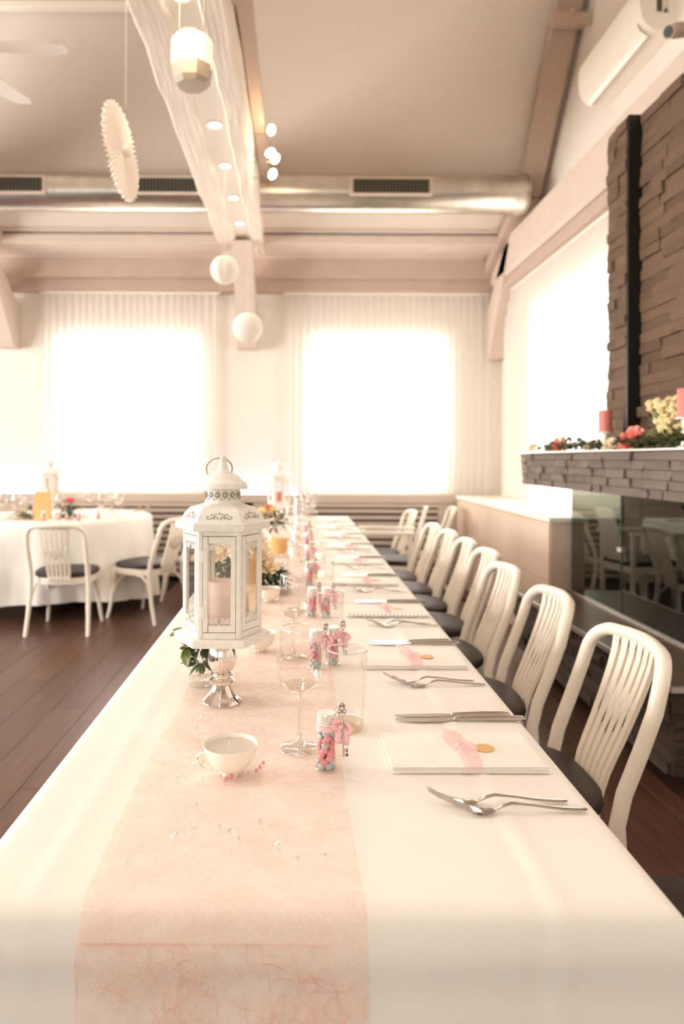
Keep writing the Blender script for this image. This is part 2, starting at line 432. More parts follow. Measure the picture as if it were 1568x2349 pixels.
# gable rafter on the right wall
mb = MB()
def rafter_pts(y0, z0, y1, z1, th):
    d = Vector((0, y1-y0, z1-z0)).normalized(); n = Vector((0, -d.z, d.y)) 
    if n.z > 0: n = -n
    return [(y0, z0), (y1, z1), (y1+n.y*th, z1+n.z*th), (y0+n.y*th, z0+n.z*th)]
mb.prism(rafter_pts(6.04, 3.56, 3.94, 6.12, .10), 1.86, 2.04, 'x')
mb.prism(rafter_pts(7.1, 3.20, 6.0, 3.56, .10), 1.86, 2.04, 'x')
struct('trim_6', mb, M['beam_grey'], label='grey rafter following the roof slope at the right wall')
mb = MB().box(1.80, 2.06, 5.02, 5.10, 4.40, 4.48, .004)
mb.T = None
for y, z in ((5.5, 3.98), (5.3, 4.22), (5.05, 4.53)): mb.ball((1.95, y-.03, z-.05), .022)
struct('trim_7', mb, M['beam_grey'], label='small cleat and bolt heads on the right rafter')
# beam along the right wall
struct('trim_8', MB().box(1.93, XW, YB, YW-.18, 3.0, 3.36, .03), M['beam'], label='pale beam running along the right wall')
struct('trim_9', MB().box(1.97, XW, YB, YW-.18, 2.90, 3.0, .01), M['beam_grey'], label='grey strip painted as the shadow band below the right beam')  # stands for the shadow under the beam, shade put into the grey
# knee braces
def brace(n, x0, x1, zb, label, w=.2):
    mb = MB(); mb.prism([(7.29, zb), (7.29, zb+.42), (6.62, 3.27), (6.46, 3.27), (7.14, zb)], x0, x1, 'x')
    struct('trim_%d' % n, mb, M['beam'], label=label)
brace(10, -.64, -.45, 2.38, 'slanted brace under the whitewashed centre beam')
brace(11, 1.93, 2.08, 2.28, 'slanted brace in the right corner of the back wall')
brace(12, -3.13, -2.93, 2.38, 'slanted brace at the left edge of the view')
struct('trim_13', MB().box(-3.25, -2.82, YB, 7.03, 3.30, 3.62, .02), M['beam_grey'], label='grey beam end at the left edge')
# lavender LED strip in the back sill
struct('trim_14', MB().box(-3.4, -2.66, 7.14, 7.17, .882, .892).box(-.94, -.02, 7.14, 7.17, .882, .892), M['led'], label='lavender light strip on the back sill')
# whitewashed centre beam: two rough timbers with a lamp channel between them
cb = thing('ceiling_beam', 'rough whitewashed centre beam with a row of recessed spotlights', 'beam', (-.56, 3.3, 3.28))
def rough(x0, x1, z0, z1, y0, y1, seed):
    r = random.Random(seed); n = 60
    a = [[x0 + r.uniform(-.008, .008), z0 + r.uniform(-.008, .008), x1 + r.uniform(-.008, .008), z1] for _ in range(n+1)]
    vs = []; fs = []
    for i in range(n+1):
        y = y0 + (y1-y0)*i/n; q = a[i]
        pts = [(q[0], q[1]+.012), (q[0]+.012, q[1]), ((q[0]+q[2])/2, z0 + r.uniform(-.005, .005)), (q[2]-.012, q[1]), (q[2], q[1]+.012), (q[2], q[3]), (q[0], q[3])]
        vs += [(p[0], y, p[1]) for p in pts]
    for i in range(n):
        for s in range(7):
            t = (s+1) % 7; fs.append((i*7+s, i*7+t, (i+1)*7+t, (i+1)*7+s))
    fs.append(tuple(range(7))); fs.append(tuple(n*7+s for s in range(7)))
    return MB().add(vs, fs)
o = rough(-.22, -.055, 0, .42, -6.5, 3.75, 1).build('timber', M['rough_wood'], cb, angle=30)
o = rough(.10, .215, 0, .42, -6.5, 3.75, 2).build('timber', M['rough_wood'], cb, angle=30)
MB().box(-.06, .105, -6.5, 3.75, .035, .42).build('light_channel', M['white'], cb, smooth=False)
for k in range(-8, 8):  # visible row, plus unseen spots added toward the camera to brighten the table top
    y = 3.11 + .605*k - 3.3
    sp = MB().lathe([(.035, .030), (.052, .030), (.052, .036), (.035, .036)], 20, (.025, y, 0), cap=False).build('spotlight', M['steel'], cb)
    MB().lathe([(0, .0335), (.034, .0335)], 20, (.025, y, 0), cap=False).build('lens', M['spot'], sp)
    l = bpy.data.lights.new('spot_lamp', 'SPOT'); l.energy = 12 if k >= 0 else 10; l.color = (1, .90, .79); l.spot_size = R(125); l.spot_blend = .8; l.shadow_soft_size = .05
    lo = bpy.data.objects.new('spot_lamp', l); lo.location = (-.535, y+3.3, 3.28); col.objects.link(lo)
struct('trim_15', MB().box(-.335, -.255, YB, 6.9, 3.56, 3.64, .004), M['beam_grey'], label='steel rail beside the centre beam')
for y in (3.35, 5.9):
    pass
MB().box(.205, .29, .05, .10, .18, .27, .004).build('clamp', M['beam_grey'], cb, smooth=False)

# wainscot ledge of the back wall with slatted vents
wn = struct('baseboard_back', MB().box(-3.6, 1.6, 7.10, YW, .8, .885, .004).box(-3.6, -2.5, 7.12, YW, 0, .8).box(-1.02, .12, 7.12, YW, 0, .8).box(1.42, 2.1, 7.12, YW, 0, .8).box(-2.5,-1.02,7.12,YW,.755,.8).box(.12,1.42,7.12,YW,.755,.8), M['wainscot'], label='beige wainscot ledge under the back windows')
MB().box(-2.5, 1.42, 7.2, 7.28, .02, .75).build('recess', M['dark'], wn, smooth=False)
sme = MB().box(0, 1.3, 0, .03, 0, .042, .003).mesh('slat', M['slat'], False)
for x0, sc in ((.12, 1.0), (-2.5, 1.138)):
    for k in range(11): link('slat', sme, wn, (x0, 7.125, .045+.065*k), None, (sc, 1, 1))
tag(MB().box(-.045, .045, -.008, 0, -.055, .055, .004).build('wall_socket', M['black'], None, (-.52, 7.119, .80), smooth=False), 'small dark socket plate on the beige wainscot behind the lantern', 'socket')

# ------------------------------------------------------------------ curtains
def curtain(name, p0, p1, axis, t, z0, z1, label, pitch=.075, amp=.014):
    root = thing(name, label, 'curtain', ((p0+p1)/2, t, z0) if axis == 'x' else (t, (p0+p1)/2, z0), 0, 'sheer white curtains')
    L = p1-p0; n = int(L/.0125); r = random.Random(int(p0*100))
    ph = [r.uniform(-.6, .6) for _ in range(60)]
    def fn(u, v):
        s = -L/2 + u*L; a = 2*PI*u*L/pitch
        o = amp*math.sin(a + ph[int(u*50)]*.0 + .8*math.sin(u*23)) * (1 - .25*v) + .006*math.sin(u*L*9)
        z = v*(z1-z0)
        return (s, o, z) if axis == 'x' else (o, s, z)
    MB().grid(fn, n, 8).build('cloth', M['curtain'], root, angle=180)
    tr = MB()
    if axis == 'x': tr.box(-L/2-.03, L/2+.03, -.012, .012, z1-z0, z1-z0+.02)
    else: tr.box(-.012, .012, -L/2-.03, L/2+.03, z1-z0, z1-z0+.02)
    tr.build('track', M['white'], root, smooth=False)
curtain('curtain', -2.66, -.86, 'x', 7.21, .895, 2.945, 'sheer white curtain over the left back window')
curtain('curtain', -.14, 2.0, 'x', 7.21, .895, 2.945, 'wide sheer white curtain over the right back window')
curtain('curtain', 4.2, 6.95, 'y', 2.035, .895, 2.878, 'sheer white curtain over the right wall window beyond the chimney')

# ------------------------------------------------------------------ ventilation duct
vd = thing('ventilation_duct', 'round galvanised ventilation duct crossing under the sloped ceiling', 'duct', (0, 5.85, 3.475))
MB().tube([(-5.0, 0, 0), (1.86, 0, 0)], .157, 40, up=(0,0,1)).build('pipe', M['duct'], vd)
sm = MB().tube([(0,0,0), (.012,0,0)], .160, 36).mesh('seam', M['duct'])
for k in range(34): link('seam', sm, vd, (-4.9 + .205*k, 0, 0))
MB().tube([(1.78,0,0), (1.84,0,0)], .166, 36).build('end_collar', M['duct'], vd)
fme = MB().box(-.335, .335, -.02, 0, -.075, .075, .003).mesh('grille_frame', M['beam'], False)
dme = MB().box(-.31, .31, -.022, -.005, -.055, .055).mesh('grille_back', M['dark'], False)
vme = MB().box(-.006, .006, -.034, -.022, -.052, .052).mesh('louvre', M['grille'], False)
for gx in (.735, -1.02, -2.42):
    g = link('grille', fme, vd, (gx, -.148, .0), (R(0), 0, 0))
    link('grille_back', dme, g)
    for k in range(22): link('louvre', vme, g, (-.295 + .0281*k, 0, 0))

# ------------------------------------------------------------------ ceiling fan
fn_ = thing('ceiling_fan', 'white ceiling fan at the upper left edge, only two blades in view', 'ceiling fan', (-1.50, 2.95, 2.99))
MB().lathe([(0, -.06), (.06, -.055), (.09, -.02), (.09, .03), (.05, .07), (.02, .08), (.02, 1.0), (0, 1.0)], 24).build('motor', M['fan_white'], fn_)
bl = [(.10, -.04), (.16, -.055), (.44, -.075), (.49, -.05), (.50, 0), (.49, .05), (.44, .075), (.16, .055), (.10, .04)]
blm = MB().prism(bl, -.004, .004).mesh('blade', M['fan_white'], False)
for k in range(5): link('blade', blm, fn_, (0, 0, 0), (R(12), 0, R(2 + 72*k)))
# rod up to the roof
MB().tube([(0,0,.9), (0,0,3.16)], .014).build('rod', M['fan_white'], fn_)

# ------------------------------------------------------------------ paper decorations and lamps
rt = thing('paper_rosette', 'large white pleated paper rosette hanging seen nearly edge-on', 'paper decoration', (-.655, 2.6, 2.215))
mb = MB(); n = 60; c = .175
vs = [(0, -.012, c), (0, .012, c)]; fs = []
for k in range(2*n):
    a = PI*k/n; r_ = .168 + (.008 if k % 4 < 2 else 0); yy = .010 if k % 2 else -.010
    vs += [(r_*math.cos(a), yy, c + r_*math.sin(a))]
for k in range(2*n):
    fs += [(0, 2+k, 2+(k+1) % (2*n)), (1, 2+k, 2+(k+1) % (2*n))]
mb.add(vs, fs); o = mb.build('pleated_disc', M['paper'], rt, angle=10); 
o.rotation_euler = (Matrix.Translation((0,0,.0)) @ Matrix.Rotation(R(-5), 4, 'Y') @ Matrix.Rotation(R(84), 4, 'Z')).to_euler()
mb = MB().lathe([(0, -.02), (.018, -.018), (.02, 0), (.018, .018), (0, .02)], 20); mb2 = mb.build('centre_button', M['white'], rt, (0, 0, c), (R(90), 0, R(84)))
MB().tube([(0,0,.34), (0, 0, 1.066)], .0010, 5).build('string', M['white'], rt)
def honey(x, y, z, r, top, label, slit):
    t = thing('paper_ball', label, 'paper decoration', (x, y, z-r), 0, 'round paper balls')
    mb = MB(); seg = 48; vs = []; fs = []
    for j in range(17):
        ph = PI*j/16
        for s in range(seg):
            a = 2*PI*s/seg; k = 1.0 if s % 2 else .93
            if slit and s in (35, 36): k = .35
            vs.append((r*k*math.sin(ph)*math.cos(a), r*k*math.sin(ph)*math.sin(a), r*1.0 + r*math.cos(ph)))
    for j in range(16):
        for s in range(seg):
            q = (s+1) % seg; fs.append((j*seg+s, j*seg+q, (j+1)*seg+q, (j+1)*seg+s))
    mb.add(vs, fs).build('honeycomb', M['paper'], t, angle=180)
    MB().tube([(0,0,2*r), (0,0,top-(z-r))], .001, 5).build('string', M['white'], t)
honey(-.49, 4.5, 2.465, .092, 3.28, 'upper paper honeycomb ball with a dark open slit, by the centre brace', True)
honey(-.34, 4.5, 2.092, .098, 3.56, 'lower plain white paper ball hanging before the brace foot', False)
lp = thing('pleated_lamp', 'glowing pleated lamp with pale underside below the centre beam', 'lamp', (-.44, 2.8, 2.74))
def octp(r, z): return [(r, z)]
MB().lathe([(0, 0), (.060, .002), (.075, .02), (.083, .07), (.083, .075), (0, .075)], 8, a0=R(22.5)).build('base_cup', M['lampbase'], lp, angle=20)
MB().lathe([(.076, .075), (.080, .09), (.080, .175), (.070, .19)], 48, flute=.035, fn=24, cap=False).build('pleated_shade', M['lampglow'], lp, angle=180)
MB().lathe([(.0, .19), (.062, .19), (.062, .205), (.0, .205)], 8, a0=R(22.5)).build('top_cap', M['lampbase'], lp, angle=20)
MB().tube([(-.05,.0,.2), (-.05,0,.56)], .003, 5).tube([(.05,.0,.2), (.05,0,.56)], .003, 5).build('hanger', M['ringm'], lp)
pl = bpy.data.lights.new('lamp_glow', 'POINT'); pl.energy = 2; pl.color = (1, .72, .42); pl.shadow_soft_size = .1
plo = bpy.data.objects.new('lamp_glow', pl); plo.location = (-.44, 2.65, 2.85); col.objects.link(plo)
# small bulb fixture right of the beam
bf = thing('bulb_fixture', 'wall plate with four small glowing bulbs at the side of the centre beam', 'lamp', (-.317, 4.78, 3.056))
bf.scale = (1.06, 1.06, 1.06)
MB().box(-.04, -.02, -.16, .16, .10, .46, .004).build('back_plate', M['white'], bf, smooth=False)
for k, (dx, z, an) in enumerate(((.105, .42, 80), (.10, .272, 35), (.132, .235, 60), (.115, .135, 70))):
    a_ = MB().tube([(-.03, 0, z-.02), (.03, 0, z-.03), (dx-.01, 0, z-.02)], .004, 6).build('arm', M['ringm'], bf)
    MB().ball((0,0,0), .036, .026, .026).build('bulb', M['bulb'], a_, (dx, 0, z), (0, R(-an), 0))
pl = bpy.data.lights.new('bulb_glow', 'POINT'); pl.energy = 3; pl.color = (1, .72, .42); pl.shadow_soft_size = .08
plo = bpy.data.objects.new('bulb_glow', pl); plo.location = (-.12, 4.6, 3.3); col.objects.link(plo)
tag(MB().box(-.035, .035, -.035, .035, -.04, .04, .004).build('sensor_box', M['beam_grey'], None, (-1.19, 5.19, 4.47), (R(-50), 0, 0), smooth=False), 'small grey sensor box on the ceiling slope left of the centre beam', 'sensor')

# ------------------------------------------------------------------ air conditioner, spotlight on the right wall
ac = thing('air_conditioner', 'white wall-mounted air conditioner at upper right', 'air conditioner', (XW, 4.33, 3.66))
prof = [(0, 0), (-.13, 0), (-.175, .03), (-.20, .07), (-.215, .16), (-.205, .26), (-.17, .295), (0, .295)]
MB().prism(prof, -.43, .43, 'y').build('body', M['white'], ac, angle=35)
MB().prism([(-.14, -.006), (-.185, .026), (-.202, .06), (-.206, .062), (-.192, .02), (-.145, -.012)], -.38, .40, 'y').build('louvre_flap', M['porcelain'], ac)
MB().box(-.12, -.05, -.433, -.43, .09, .20).build('rating_label', M['label_w'], ac, smooth=False)
MB().box(-.118, -.09, -.435, -.433, .10, .20).build('print_panel', M['label_d'], ac, smooth=False)
MB().prism([(-.082, .095), (-.054, .095), (-.068, .122)], -.4355, -.433, 'y').build('warning_triangle', M['label_d'], ac, smooth=False)
sl = thing('wall_spotlight', 'grey ribbed spotlight with black opening beside the air conditioner', 'spotlight', (XW-.02, 3.2, 3.44))
P0 = Vector((-.225, .33, -.02)); D0 = Vector((.80, .34, .30)).normalized()
MB().tube([P0, P0+D0*.20], .034, 20).build('housing', M['beam_grey'], sl)
mb = MB()
for k in range(5): p = P0 + D0*(.05+.03*k); mb.tube([p, p+D0*.010], .0375, 20)
mb.build('cooling_ribs', M['beam_grey'], sl)
MB().tube([P0-D0*.003, P0+D0*.003], .027, 20).build('opening', M['black'], sl)
MB().box(-.02, .02, .36, .46, -.02, .08, .004).build('bracket', M['beam_grey'], sl, smooth=False)

# ------------------------------------------------------------------ stone work
def piece_meshes(m, n, seed, axis):
    out = []; r = random.Random(seed)
    for _ in range(n):
        mb = MB(); g = 2
        pts = {}
        # unit piece: depth x in [-1,0] front at -1 (jittered), y 0..1, z 0..1
        f = [[-1 + r.uniform(-.16, .16) for _ in range(3)] for _ in range(3)]
        vs = []; fs = []
        for j in range(3):
            for i in range(3): vs.append((f[j][i], i/2, j/2))
        for j in range(2):
            for i in range(2): fs.append((j*3+i, j*3+i+1, (j+1)*3+i+1, (j+1)*3+i))
        k = len(vs); vs += [(0,0,0),(0,1,0),(0,1,1),(0,0,1)]
        fs += [(0,1,2,k+1,k), (6,7,8,k+2,k+3), (0,3,6,k+3,k), (2,5,8,k+2,k+1)]
        if axis == 'x': pass
        else: vs = [(y, x, z) for x, y, z in vs]
        mb.add(vs, fs); out.append(mb.mesh('stone', m, False))
    return out
def courses(parent, meshes, axis, face, a0, a1, z0, z1, h, lmin, lmax, dmin, dmax, seed, ext=0, name='stone'):
    r = random.Random(seed); n = 0; nr = max(1, round((z1-z0)/h)); h = (z1-z0)/nr
    for j in range(nr):
        a = a0
        while a < a1 - 1e-4:
            L = r.uniform(lmin, lmax)
            if a + L > a1 - lmin*.6: L = a1 - a
            dp = r.uniform(dmin, dmax); g = .0012
            if axis == 'x': link(name, r.choice(meshes), parent, (face, a+g, z0+j*h+g), None, (dp, L-2*g, h-2*g))
            else: link(name, r.choice(meshes), parent, (a+g, face, z0+j*h+g), None, (L-2*g, dp, h-2*g))
            a += L; n += 1
    return n
# chimney breast
ch = thing('chimney_breast', 'tall brown stone-clad chimney breast rising behind the mantel', 'chimney', (0,0,0))
MB().box(1.77, 2.09, 3.735, 3.97, 1.31, 3.085).build('pillar_core', M['core'], ch, smooth=False)
MB().box(1.742, 2.09, 3.712, 3.735, 1.31, 3.09).build('shaded_end_face', M['black'], ch, smooth=False)  # pillar's end face in shadow, its shade painted in as flat black
MB().box(1.83, 2.09, 2.3, 3.712, 1.31, 3.085).build('breast_core', M['core'], ch, smooth=False)
sx = piece_meshes(M['stone'], 7, 11, 'x'); sdx = piece_meshes(M['stone_dk'], 7, 12, 'x'); sgx = piece_meshes(M['stone_gr'], 7, 13, 'x')
sdy = piece_meshes(M['stone_dk'], 5, 14, 'y'); sgy = piece_meshes(M['stone_gr'], 5, 15, 'y')
n1 = courses(ch, sx, 'x', 1.771, 3.738, 3.97, 1.31, 3.085, .056, .09, .20, .018, .034, 21)
n2 = courses(ch, sx, 'x', 1.831, 2.9, 3.709, 1.31, 3.085, .056, .16, .38, .018, .038, 22)
# mantel
mt = thing('mantel', 'long grey stone-faced mantel shelf cantilevered past the chimney', 'mantel', (0,0,0))
MB().box(1.53, 1.86, 2.4, 4.70, 1.086, 1.29).build('core', M['core'], mt, smooth=False)
MB().box(1.49, 1.87, 2.38, 4.735, 1.291, 1.301, .002).build('steel_shelf', M['steel'], mt, smooth=False)
n3 = courses(mt, sgx, 'x', 1.531, 2.45, 4.72, 1.085, 1.29, .042, .09, .21, .022, .040, 23)
courses(mt, sgy, 'y', 2.401, 1.51, 1.86, 1.085, 1.29, .042, .1, .2, .01, .02, 24)
# hearth
he = thing('hearth', 'dark stone-clad raised hearth bench with steel-edged brown top', 'hearth', (0,0,0))
MB().box(1.40, 2.09, 2.58, 4.44, .09, .405).build('core', M['core'], he, smooth=False)
MB().box(1.50, 2.09, 2.68, 4.40, .0, .09).build('plinth', M['dark'], he, smooth=False)
MB().box(1.372, 2.09, 2.552, 4.455, .405, .420).build('top_slab', M['slab'], he, smooth=False)
tr = MB().box(1.358, 1.374, 2.540, 4.46, .402, .4222).box(1.374, 2.09, 2.540, 2.556, .402, .4222)
tr.build('steel_trim', M['steel'], he, smooth=False)
MB().box(1.712, 1.728, 2.552, 4.45, .420, .432).build('glass_channel', M['steel'], he, smooth=False)
courses(he, sdx, 'x', 1.40, 2.58, 4.45, .085, .403, .044, .14, .42, .014, .036, 25)
courses(he, sdy, 'y', 2.58, 1.375, 2.08, .085, .403, .044, .12, .3, .012, .034, 26)
# fireplace box
fb = thing('fireplace', 'glass-fronted fireplace with dark reflective panes below the mantel', 'fireplace', (0,0,0))
MB().box(2.05, 2.09, 2.6, 4.42, .422, 1.08).box(1.76, 2.05, 2.56, 2.6, .422, 1.08).box(1.76, 2.05, 2.6, 4.42, 1.06, 1.08).build('firebox', M['dark'], fb, smooth=False)
for y0, y1 in ((2.62, 3.715), (3.725, 4.40)):
    MB().box(1.716, 1.724, y0, y1, .432, 1.083).build('glass_pane', M['fire_gl'], fb, smooth=False)
MB().box(1.714, 1.726, 3.715, 3.725, .432, 1.083).build('pane_edge', M['edge_gl'], fb, smooth=False)
MB().box(1.700, 1.735, 3.70, 3.74, .76, .785, .003).build('pane_clamp', M['steel'], fb, smooth=False)

# ------------------------------------------------------------------ low cabinet under the right window
cbn = thing('low_cabinet', 'long beige low cabinet with white top under the right window', 'cabinet', (1.85, 5.8, 0))
MB().box(-.235, .24, -1.33, 1.31, .0, .85).build('body', M['cabinet'], cbn, smooth=False)
MB().box(-.26, .24, -1.355, 1.31, .85, .88, .003).build('white_top', M['white'], cbn, smooth=False)
pm = MB().box(-.25, -.236, .003, .868, 0, .398, .002).mesh('door_panel', M['cabinet'], False)
pm2 = MB().box(-.25, -.236, .003, .868, 0, .38, .002).mesh('door_panel', M['cabinet'], False)
for k in range(3):
    link('door_panel', pm, cbn, (0, -1.325 + .872*k, .06)); link('door_panel', pm2, cbn, (0, -1.325 + .872*k, .463))

# ------------------------------------------------------------------ the long table
TX0, TX1, TY0, TY1, TZ = -.400, .434, .775, 6.08, .75
tb = thing('dining_table', 'long banquet table hidden under the white cloth', 'table', (0, 3.4, 0))
MB().box(-.385, .42, -2.60, 2.66, .715, .744).build('tabletop', M['beam'], tb, smooth=False)
lm = MB().tube([(0,0,0), (0,0,.715)], .02).mesh('leg', M['steel'])
for lx in (-.28, .24):
    for ly in (-2.5, -.8, .85, 2.55): link('leg', lm, tb, (lx, ly, 0))
def cloth_long():
    rr = .022
    def prof(a0, a1, n, drop, nd):
        out = []   # (coordinate, drop, outside sign)
        for i in range(nd+1): out.append((a0, drop*(1 - i/nd)*.985 + rr, -1))
        for i in range(1, 6): t = PI/2*i/6; out.append((a0 + rr*(1-math.cos(t)), rr*(1-math.sin(t)), -1))
        for i in range(n+1): out.append((a0 + rr + (a1-a0-2*rr)*i/n, 0, 0))
        for i in range(5, 0, -1): t = PI/2*i/6; out.append((a1 - rr*(1-math.cos(t)), rr*(1-math.sin(t)), 1))
        for i in range(nd+1): out.append((a1, drop*(i/nd)*.985 + rr, 1))
        return out
    PX = prof(TX0, TX1, 60, .275, 14); PY = prof(TY0, TY1, 110, .275, 14)
    vs = []; nx = len(PX); ny = len(PY)
    for (y, dy, sy) in PY:
        for (x, dx, sx_) in PX:
            d = max(dx, dy); z = TZ - d; X = x; Y = y
            cr = .0026*max(0, 1-abs(x-.29)/.010) - .0016*max(0, 1-abs(x-.272)/.012)
            cr2 = .0016*max(0, 1-abs(x+.30)/.008)
            if d == 0: z += cr + cr2 + .0008*math.sin(x*9+y*3)*math.sin(y*5)
            if sx_ and dx > .03:
                k = min(1, dx/.3); X += sx_*k*(.012 + .012*math.sin(y*9) + .006*math.sin(y*23+1))
            if sy and dy > .0:
                k = min(1, dy/.3)
                Y += sy*(k*(.018 + .010*math.sin(x*8+1) + .005*math.sin(x*19)) + .007*math.exp(-((dy-.05)/.02)**2) - (cr+cr2)*-1.6)
            if dx > rr and dy > rr:
                X += sx_*.012*min(1, d/.2); Y += sy*.012*min(1, d/.2)
            vs.append((X, Y, z))
    fs = [(j*nx+i, j*nx+i+1, (j+1)*nx+i+1, (j+1)*nx+i) for j in range(ny-1) for i in range(nx-1)]
    return MB().add(vs, fs)
o = cloth_long().build('tablecloth', M['cloth'], None, angle=180)
tag(o, 'long white tablecloth on the banquet table in the foreground', 'tablecloth')

# runner
rn = thing('table_runner', 'sheer peach fibre runner laid along the long table and over its front edge', 'runner', (0, TY0, TZ))
def front_off(x, dy):
    return min(1, dy/.3)*(.018 + .010*math.sin(x*8+1) + .005*math.sin(x*19)) + .007*math.exp(-((dy-.05)/.02)**2)
def runfn(u, v):
    x = -.243 + .318*u + .004*math.sin(v*37)*(1 if u in (0, 1) else .3)
    s = v*(5.2+.42) - .42
    if s >= .02: return (x, s, .0032 + .0012*math.sin(x*40+s*9)*math.sin(s*31))
    th = (.02-s)/.026
    if th < PI/2: y_, z_ = .022 - .026*math.sin(th), -.022 + .026*math.cos(th)
    else: y_, z_ = -.004, -.022 - (.02 - s - .026*PI/2)
    return (x, y_ - front_off(x, max(0, -z_)) - .002, z_)
def vmap(v): return v
ro = MB()
nv = 420
ro.grid(lambda u, v: runfn(u, v if v > .2 else v), 26, nv).build('veil', M['runner'], rn, angle=180)
def fibres(n, seed, rmin, rmax, front):
    r = random.Random(seed); mb = MB()
    for _ in range(n):
        x = r.uniform(-.225, .055); R_ = r.uniform(.02, .07); a0 = r.uniform(0, 2*PI); da = r.uniform(.8, 2.2); rad = r.uniform(rmin, rmax)
        pts = []
        if front: c2 = -r.uniform(.0, .2)
        else: c2 = r.uniform(.02, 1.1)
        for i in range(9):
            a = a0 + da*i/8; px = x + R_*math.cos(a)*.6; q = c2 + R_*math.sin(a)
            px = min(.073, max(-.241, px))
            if front:
                t = min(max(-q, .02), .4); k = min(1, t/.3)
                pts.append((px, -.0075 - front_off(px, t+.012), -.012 - t))
            else: pts.append((px, max(q, .02), .0046))
        mb.tube(pts, rad, 3, r2=rad*.5, cap=False)
    return mb
o = fibres(70, 5, .0003, .0008, True).build('fibre', M['fib_p'], rn); o['kind'] = 'stuff'; o['label'] = 'fine pink fibres of the runner'
o = fibres(110, 6, .0003, .0010, True).build('fibre', M['fib_w'], rn); o['kind'] = 'stuff'; o['label'] = 'pale curled fibres of the runner'
o = fibres(60, 8, .0002, .0004, False).build('fibre', M['fib_p'], rn); o['kind'] = 'stuff'; o['label'] = 'pink fibres on top of the table'

def tab(px, py, z=TZ):
    th = R(-.28); dx, dy = px-687, py-1052
    ux = dx*math.cos(th) - dy*math.sin(th); uy = dx*math.sin(th) + dy*math.cos(th)
    d = 1600*(1.25-z)/uy; return (ux*d/1600, d)
# ------------------------------------------------------------------ place settings
def fork_mb():
    mb = MB()
    def zc(x): # centre line height
        pts = [(0, .024), (.02, .013), (.04, .0055), (.055, .0025), (.07, .004), (.085, .0105), (.097, .0135), (.12, .0120), (.15, .0075), (.18, .0045), (.205, .0038)]
        for (a, b), (c, d) in zip(pts[:-1], pts[1:]):
            if x <= c: t = (x-a)/(c-a); t = t*t*(3-2*t)*.5 + t*.5; return b + (d-b)*t
        return pts[-1][1]
    for k in range(4):
        yy = (-1.5 + k)*.0056
        P = [(x, yy*(.95+.05*x/.04), zc(x)) for x in (0, .008, .016, .024, .032, .040, .045)]
        mb.tube(P, [.0006, .0012, .0015, .0016, .0018, .0024, .0028], 6, r2=[.0005, .0009, .001, .001, .0011, .0011, .0011])
    xs = [.040 + .033*i/10 for i in range(11)]
    def hw(x): t = (x-.040)/.033; return .0112*(1-t**2.2)**.5*.94 + .0026 if t < 1 else .0028
    P = [(x, 0, zc(x)) for x in xs] + [(x, 0, zc(x)) for x in (.08, .087, .097, .11, .13, .15, .17, .19, .2, .205)]
    W = [hw(x) for x in xs] + [.0027, .0025, .0026, .0029, .0036, .0044, .0052, .0058, .0055, .003]
    T = [.0011]*11 + [.0022, .0024, .0021, .0018, .0016, .0015, .0014, .0013, .0012, .0009]
    mb.tube(P, W, 12, r2=T)
    return mb
def knife_mb(L):
    mb = MB(); b = .115
    up = []; lo = []
    for i in range(15):
        t = i/14; x = b*t; up.append((x, .006*math.sin(min(1, t*1.3)*PI/2)))
        lo.append((x, -.002 - .0105*math.sin(min(1, t*1.1+.02)*PI)**.6 if t < .9 else -.004))
    pts = up + lo[::-1]
    mb.prism(pts, .0028, .0040)
    P = [(b-.006, 0, .0042), (b, 0, .0044), (b+.006, 0, .005), (b+.02, 0, .0052), ((b+L)/2, 0, .0056), (L-.012, 0, .0056), (L-.003, 0, .0052), (L, 0, .005)]
    mb.tube(P, [.004, .0055, .0048, .0052, .0064, .0072, .0064, .002], 12, r2=[.0012, .0038, .0034, .0038, .0046, .0050, .0046, .002])
    return mb
FORK = fork_mb().mesh('fork', M['silver']); KN1 = knife_mb(.223).mesh('knife', M['silver'], angle=30); KN2 = knife_mb(.246).mesh('knife', M['silver'], angle=30)
def glass_prof_wine():
    return [(.0365, .003), (.030, .0045), (.012, .008), (.0045, .014), (.0036, .03), (.0034, .07), (.0038, .088), (.009, .094), (.022, .100), (.033, .112), (.0385, .130), (.0392, .148), (.0370, .172), (.0335, .200), (.0325, .206)]
WG_BOWL = MB().lathe(glass_prof_wine()[6:], 40, cap=False).mesh('bowl', M['glass'], angle=180)
WG_STEM = MB().lathe([(0.036, 0), (.0368, .0015), (.030, .0035), (.012, .007), (.0045, .014), (.0036, .03), (.0034, .07), (.0042, .090), (.0, .094)], 32).mesh('stem_and_foot', M['foot'], angle=180)
WG_RIM = MB().lathe([(.0320, .2050), (.0330, .2056), (.0327, .2066), (.0318, .2060)], 40, cap=False).mesh('rim', M['rim'])
WG_LOW = MB().lathe([(.0, .0925), (.010, .0950), (.022, .1010), (.030, .109), (.026, .106), (.012, .098), (0, .096)], 32).mesh('bowl_base', M['foot'])
def wine_glass(x, y, label, group='wine glasses on the long table', z=TZ+.0045):
    t = thing('wine_glass', label, 'wine glass', (x, y, z), 0, group)
    link('bowl', WG_BOWL, t); link('stem', WG_STEM, t); link('rim', WG_RIM, t); link('bowl_base', WG_LOW, t); return t
TB_WALL = MB().lathe([(.0310, .004), (.0325, .03), (.0350, .09), (.0375, .1465)], 40, cap=False).mesh('wall', M['glass'], angle=180)
TB_BASE = MB().lathe([(0, 0), (.0300, 0), (.0312, .004), (.0315, .016), (.026, .0165), (0, .014)], 40).mesh('thick_base', M['base_gl'])
TB_RIM = MB().lathe([(.0368, .1455), (.0382, .1462), (.0382, .1480), (.0368, .1484)], 48, cap=False).mesh('rim', M['rim'])
